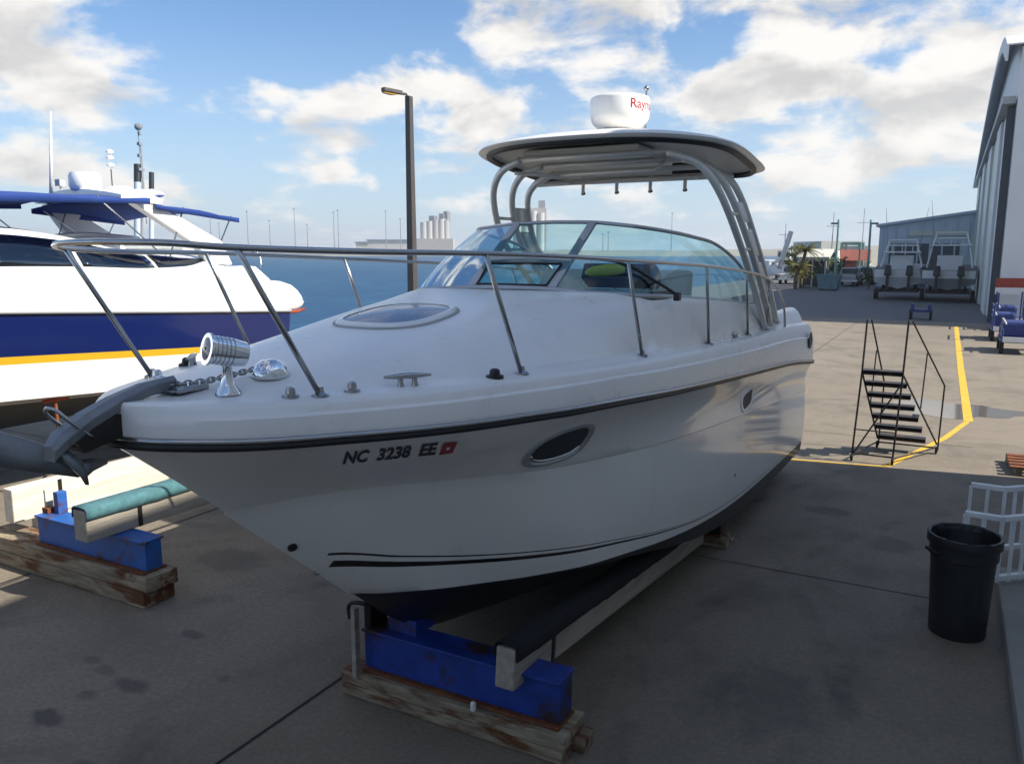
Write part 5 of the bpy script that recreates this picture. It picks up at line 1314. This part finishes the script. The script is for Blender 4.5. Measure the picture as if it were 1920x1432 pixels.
# fishing boats on trailers in the shade
def fishing_boat(label, u, Y, wpx, tower_h, hull_m):
    x_ = gx(u, Y); W = wpx / FPX * Y * 1.13
    t = thing('fishing_boat', label, 'boat', (x_, Y, 0), 'fishing boats on trailers before the shed')
    L = 7.5
    r_ = []
    for i in range(13):
        f = i / 12; yy = Y + L * f; k = (1 - max(0, (f - .45) / .55) ** 2.2); hw_ = W / 2 * max(.02, k); zk = 0.75 + 0.55 * max(0, f - .6) ** 1.5 * 2
        r_.append([(x_ - hw_, yy, 2.0 + .35 * f), (x_ - hw_ * .9, yy, 1.15 + .2 * f), (x_, yy, zk), (x_ + hw_ * .9, yy, 1.15 + .2 * f), (x_ + hw_, yy, 2.0 + .35 * f)])
    MB().grid(r_)._add(r_[0], [(0, 1, 2, 3, 4)]).build('hull', hull_m, t, smooth=40)
    MB().box((x_, Y + .05, 1.72), (W * .9, 0.12, 0.5)).build('transom', 'white_paint', t, bevel=0.03)
    MB().box((x_, Y + 3.2, 2.35), (W * .45, 1.4, 1.1)).build('console', 'white_paint', t, bevel=0.05)
    MB().box((x_, Y + 3.1, 2.75), (W * .42, 0.05, 0.35), Matrix.Rotation(R(20), 3, 'X')).build('console_screen', 'clad_dark', t)
    zt_ = tower_h
    MB().box((x_, Y + 3.0, zt_ - .8), (W * .72, 2.0, 0.10)).build('hardtop', 'white_paint', t, bevel=0.02)
    for sx in (-1, 1):
        for dy in (2.1, 3.9):
            MB().tube([(x_ + sx * W * .40, Y + dy, 2.1), (x_ + sx * W * .32, Y + dy * .6 + 1.2, zt_ - .8), (x_ + sx * W * .26, Y + dy * .5 + 1.5, zt_)], 0.045, 6).build('tower_leg', 'alu', t, smooth=60)
    for z_, w_ in ((zt_, .28), (zt_ - .35, .3)):
        MB().tube([(x_ - W * w_, Y + 2.5, z_), (x_ + W * w_, Y + 2.5, z_)], 0.04, 6).tube([(x_ - W * w_, Y + 3.4, z_), (x_ + W * w_, Y + 3.4, z_)], 0.04, 6).build('tower_rail', 'alu', t, smooth=60)
    for sx in (-1, 0, 1): MB().tube([(x_ + sx * W * .2, Y + 2.2, zt_ - .75), (x_ + sx * W * .2, Y + 2.0, zt_ - .3)], 0.03, 6).build('rod_holder', 'alu', t)
    for sx in (-1, 1): MB().tube([(x_ + sx * W * .3, Y + 3.4, zt_ - .8), (x_ + sx * W * .42, Y + 4.4, zt_ + 2.2)], [0.03, 0.01], 5).build('outrigger', 'far_mast', t)
    for sx in ((-1, 1) if wpx > 60 else (0,)):
        e_ = MB().box((x_ + sx * W * .2, Y - .35, 1.95), (0.42, 0.55, 0.65), taper=.8).build('outboard', 'black_plastic', t, bevel=0.06)
        MB().box((x_ + sx * W * .2, Y - .38, 1.2), (0.16, 0.3, 0.95)).build('outboard_leg', 'black_plastic', e_)
    # trailer
    tr = thing('boat_trailer', 'dark trailer under the ' + label.split(' with')[0], 'trailer', (x_, Y + 2, 0), 'boat trailers before the shed')
    for sx in (-1, 1):
        MB().box((x_ + sx * W * .36, Y + 3.0, 0.62), (0.12, 6.6, 0.16)).build('frame_rail', 'black_metal', tr)
        for dy in (1.4, 2.3): MB().lathe([(0.20, -.11), (0.34, -.10), (0.35, 0), (0.34, .10), (0.20, .11)], (x_ + sx * W * .44, Y + dy, 0.352), 18, Matrix.Rotation(R(90), 3, 'Y')).build('wheel', 'tyre', tr, smooth=40)
        MB().box((x_ + sx * W * .30, Y + 2.6, 0.92), (0.1, 3.6, 0.4)).build('bunk', 'black_carpet', tr)
    for dy in (0.2, 2.0, 4.2): MB().box((x_, Y + dy, 0.6), (W * .72, 0.12, 0.14)).build('cross_member', 'black_metal', tr)
fishing_boat('white fishing boat with outboards and low tower beside the shed corner', 1686, 58, 72, 3.9, 'dash_grey')  # white hull given a grey colour, standing for the shade on it
fishing_boat('grey hulled fishing boat with tall tower next to the hangar', 1780, 57, 76, 4.35, 'concrete_dark')

# dolly lying on the asphalt, carts by the hangar wall
dy_ = thing('hauling_dolly', 'low dark hauling dolly on the asphalt before the boats', 'dolly', (at(1725, 600, z=0).x, 42.5, 0))
xx = dy_.location.x
MB().box((xx, 42.5, 0.42), (1.0, 0.9, 0.12)).build('deck', 'cart_blue', dy_, bevel=0.02)
for sx in (-1, 1):
    MB().box((xx + sx * .36, 42.2, 0.58), (0.14, 0.5, 0.28)).build('chock', 'cart_blue', dy_, taper if False else None) if False else MB().box((xx + sx * .36, 42.2, 0.60), (0.16, 0.5, 0.28)).build('chock', 'cart_blue', dy_, bevel=0.02)
    for d_ in (-.3, .3): MB().lathe([(0.1, -.06), (0.18, -.055), (0.18, .055), (0.1, .06)], (xx + sx * .42, 42.5 + d_, 0.182), 14, Matrix.Rotation(R(90), 3, 'Y')).build('wheel', 'tyre', dy_, smooth=40)
def cart(label, x_, y_, hgt, mt):
    t = thing('yard_cart', label, 'cart', (x_, y_, 0), 'blue yard carts by the hangar wall')
    MB().box((x_, y_, 0.40), (1.0, 1.9, 0.09)).build('bed', mt, t, bevel=0.01)
    for sx in (-1, 1):
        for d_ in (-.7, .7): MB().lathe([(0.12, -.06), (0.20, -.055), (0.20, .055), (0.12, .06)], (x_ + sx * .45, y_ + d_, 0.202), 14, Matrix.Rotation(R(90), 3, 'Y')).build('wheel', 'tyre', t, smooth=40)
        for d_ in (-.85, .85): MB().tube([(x_ + sx * .45, y_ + d_, 0.42), (x_ + sx * .45, y_ + d_, hgt)], 0.03, 6).build('post', mt, t)
        for z_ in (hgt, hgt * .68): MB().tube([(x_ + sx * .45, y_ - .85, z_), (x_ + sx * .45, y_ + .85, z_)], 0.028, 6).build('side_rail', mt, t)
    MB().box((x_, y_ - .97, 0.46), (0.9, 0.04, 0.16)).build('bumper', 'white_paint', t)
    MB().box((x_ - .1, y_ + .2, 0.72), (0.7, 1.1, 0.5)).build('load', 'cart_blue', t, bevel=0.08)
    MB().bar((x_ - .48, y_ - .6, 1.1), (x_ - .3, y_ - .2, 0.8), 0.05, 0.05).build('handle', 'alu', t)
cart('blue steel cart with red bumper board at the hangar corner', 1.95, 34.2, 1.25, 'cart_blue')
cart('low blue cart with white bumper, out in the sun before the hangar', 2.05, 30.2, 0.75, 'cart_blue')
cart('tall blue cart against the hangar wall', 2.25, 38.6, 1.5, 'cart_blue')
MB().box((1.95, 33.2, 0.62), (0.95, 0.03, 0.10))
bn = thing('banner_board', 'red and white board leaning on the hangar wall above the carts', 'board', (2.4, 40.0, 0))
MB().box((2.35, 40.2, 1.85), (1.2, 0.05, 0.40)).build('red_panel', 'red_paint', bn); MB().box((2.35, 40.2, 1.5), (1.2, 0.05, 0.28)).build('white_panel', 'white_paint', bn)
for x_ in (1.85, 2.85): MB().box((x_, 40.25, 1.0), (0.06, 0.06, 2.0)).build('post', 'black_metal', bn)
# something low lying at the sunny edge
pal = thing('pallet', 'weathered wooden pallet lying by the walkway in the sun', 'pallet', (1.25, 13.4, 0))
for k in range(5): MB().box((1.42, 13.35 + .19 * k, 0.125), (0.9, 0.12, 0.02), Matrix.Rotation(R(6), 3, 'Z')).build('slat', 'rust', pal)
for k in range(3): MB().box((1.05 + .37 * k, 13.73, 0.058), (0.08, 0.85, 0.11), Matrix.Rotation(R(6), 3, 'Z')).build('runner', 'timber', pal)

# stern quarter vent of the cruiser
MB().lathe([(0.11, 0.0), (0.12, 0.012), (0.085, 0.02), (0.07, 0.008)], (CX + hs(11.75) + 0.0, 11.72, zs(11.72) + 0.30), 18, Matrix.Rotation(R(90), 3, 'Y')).build('stern_vent', 'black_plastic', boat, smooth=40)

# ------------------------------------------------------------------ clutter at the end of the yard: pickups, masts, work boats
def pickup(label, u, Y, mt):
    x_ = gx(u, Y); t = thing('pickup_truck', label, 'truck', (x_, Y, 0), 'trucks parked at the end of the yard')
    MB().prism([(x_ - .9, Y, .45), (x_ + .9, Y, .45), (x_ + .92, Y, 1.0), (x_ - .92, Y, 1.0)], (0, 4.8, 0)).build('body', mt, t, bevel=0.05)
    MB().box((x_, Y + 2.6, 1.32), (1.7, 1.9, 0.68), taper=.85).build('cab', mt, t, bevel=0.06)
    MB().box((x_, Y + 1.66, 1.36), (1.35, 0.05, 0.42)).build('rear_window', 'clad_dark', t)
    MB().box((x_, Y - .06, .52), (1.7, 0.12, 0.16)).build('bumper', 'alu', t)
    for sx in (-1, 1):
        MB().box((x_ + sx * .8, Y - .01, .82), (0.14, 0.06, 0.26)).build('tail_light', 'letter_red', t)
        for dy in (.9, 3.9): MB().lathe([(0.2, -.11), (0.34, -.1), (0.34, .1), (0.2, .11)], (x_ + sx * .82, Y + dy, .342), 16, Matrix.Rotation(R(90), 3, 'Y')).build('wheel', 'tyre', t, smooth=40)
pickup('silver pickup truck parked by the palms on the harbour side', 1478, 80, 'alu')
pickup('dark pickup truck between the skip and the kiosk', 1590, 78, 'dash_grey')
pickup('white pickup truck parked by the cream building', 1618, 83, 'white_paint')
def work_boat(label, u, Y, hgt, mt):
    x_ = gx(u, Y); t = thing('work_boat', label, 'boat', (x_, Y, 0), 'work boats laid up at the end of the yard')
    r_ = []
    for i in range(9):
        f = i / 8; hw_ = 1.15 * (1 - max(0, f - .4) ** 2 * 2.2); yy = Y + 6 * f
        r_.append([(x_ - hw_, yy, 1.7 + .5 * f), (x_ - hw_ * .8, yy, .8 + .3 * f), (x_, yy, .5 + .5 * f * f), (x_ + hw_ * .8, yy, .8 + .3 * f), (x_ + hw_, yy, 1.7 + .5 * f)])
    MB().grid(r_)._add(r_[0], [(0, 1, 2, 3, 4)]).build('hull', mt, t, smooth=40)
    MB().box((x_, Y + 2.8, 2.5), (1.5, 1.8, 1.5), taper=.9).build('wheelhouse', 'pale_wall', t, bevel=0.05)
    MB().box((x_, Y + 1.86, 2.75), (1.1, 0.06, 0.45)).build('window', 'clad_dark', t)
    MB().tube([(x_, Y + 2.4, 3.2), (x_, Y + 2.4, hgt)], [0.06, 0.03], 6).build('mast', 'far_mast', t)
    MB().tube([(x_, Y + 2.4, hgt * .92), (x_ + .2, Y - .4, 2.0)], 0.015, 4).build('stay', 'far_mast', t)
    MB().tube([(x_ - .7, Y + 2.4, hgt * .8), (x_ + .7, Y + 2.4, hgt * .8)], 0.03, 5).build('spreader', 'far_mast', t)
    for sy in (1.0, 4.6): MB().box((x_, Y + sy, .3), (1.2, .4, .6)).build('keel_block', 'timber', t)
work_boat('mint hulled work boat with mast behind the hut', 1552, 90, 7.2, 'mint_paint')
work_boat('cream hulled work boat with tall mast behind the kiosks', 1610, 100, 8.0, 'pale_wall')
work_boat('white work boat with short mast by the water beyond the palms', 1462, 92, 6.2, 'white_paint')
leaf_tree('yellow green bush at the foot of the palms', (gx(1508, 73), 73, 0), 1.7, 0.9, 420, 0.14, mt='palm_leaf')

# ------------------------------------------------------------------ sea air: thin even haze round the whole harbour
hzm = bpy.data.materials.new('sea_haze'); hzm.use_nodes = True
t = NT(hzm.node_tree)
pv = t.new('ShaderNodeVolumePrincipled')
pv.inputs['Color'].default_value = (0.90, 0.94, 1.0, 1); pv.inputs['Density'].default_value = 0.00045; pv.inputs['Anisotropy'].default_value = 0.2
t.l.new(pv.outputs[0], t.new('ShaderNodeOutputMaterial').inputs['Volume']); M['sea_haze'] = hzm
hz_ = MB().box(((-2600 + 1000) / 2, (-1600 + 2700) / 2, (-3.4 + 58) / 2), (3600, 4300, 61.4)).build('haze', 'sea_haze', kind='stuff')
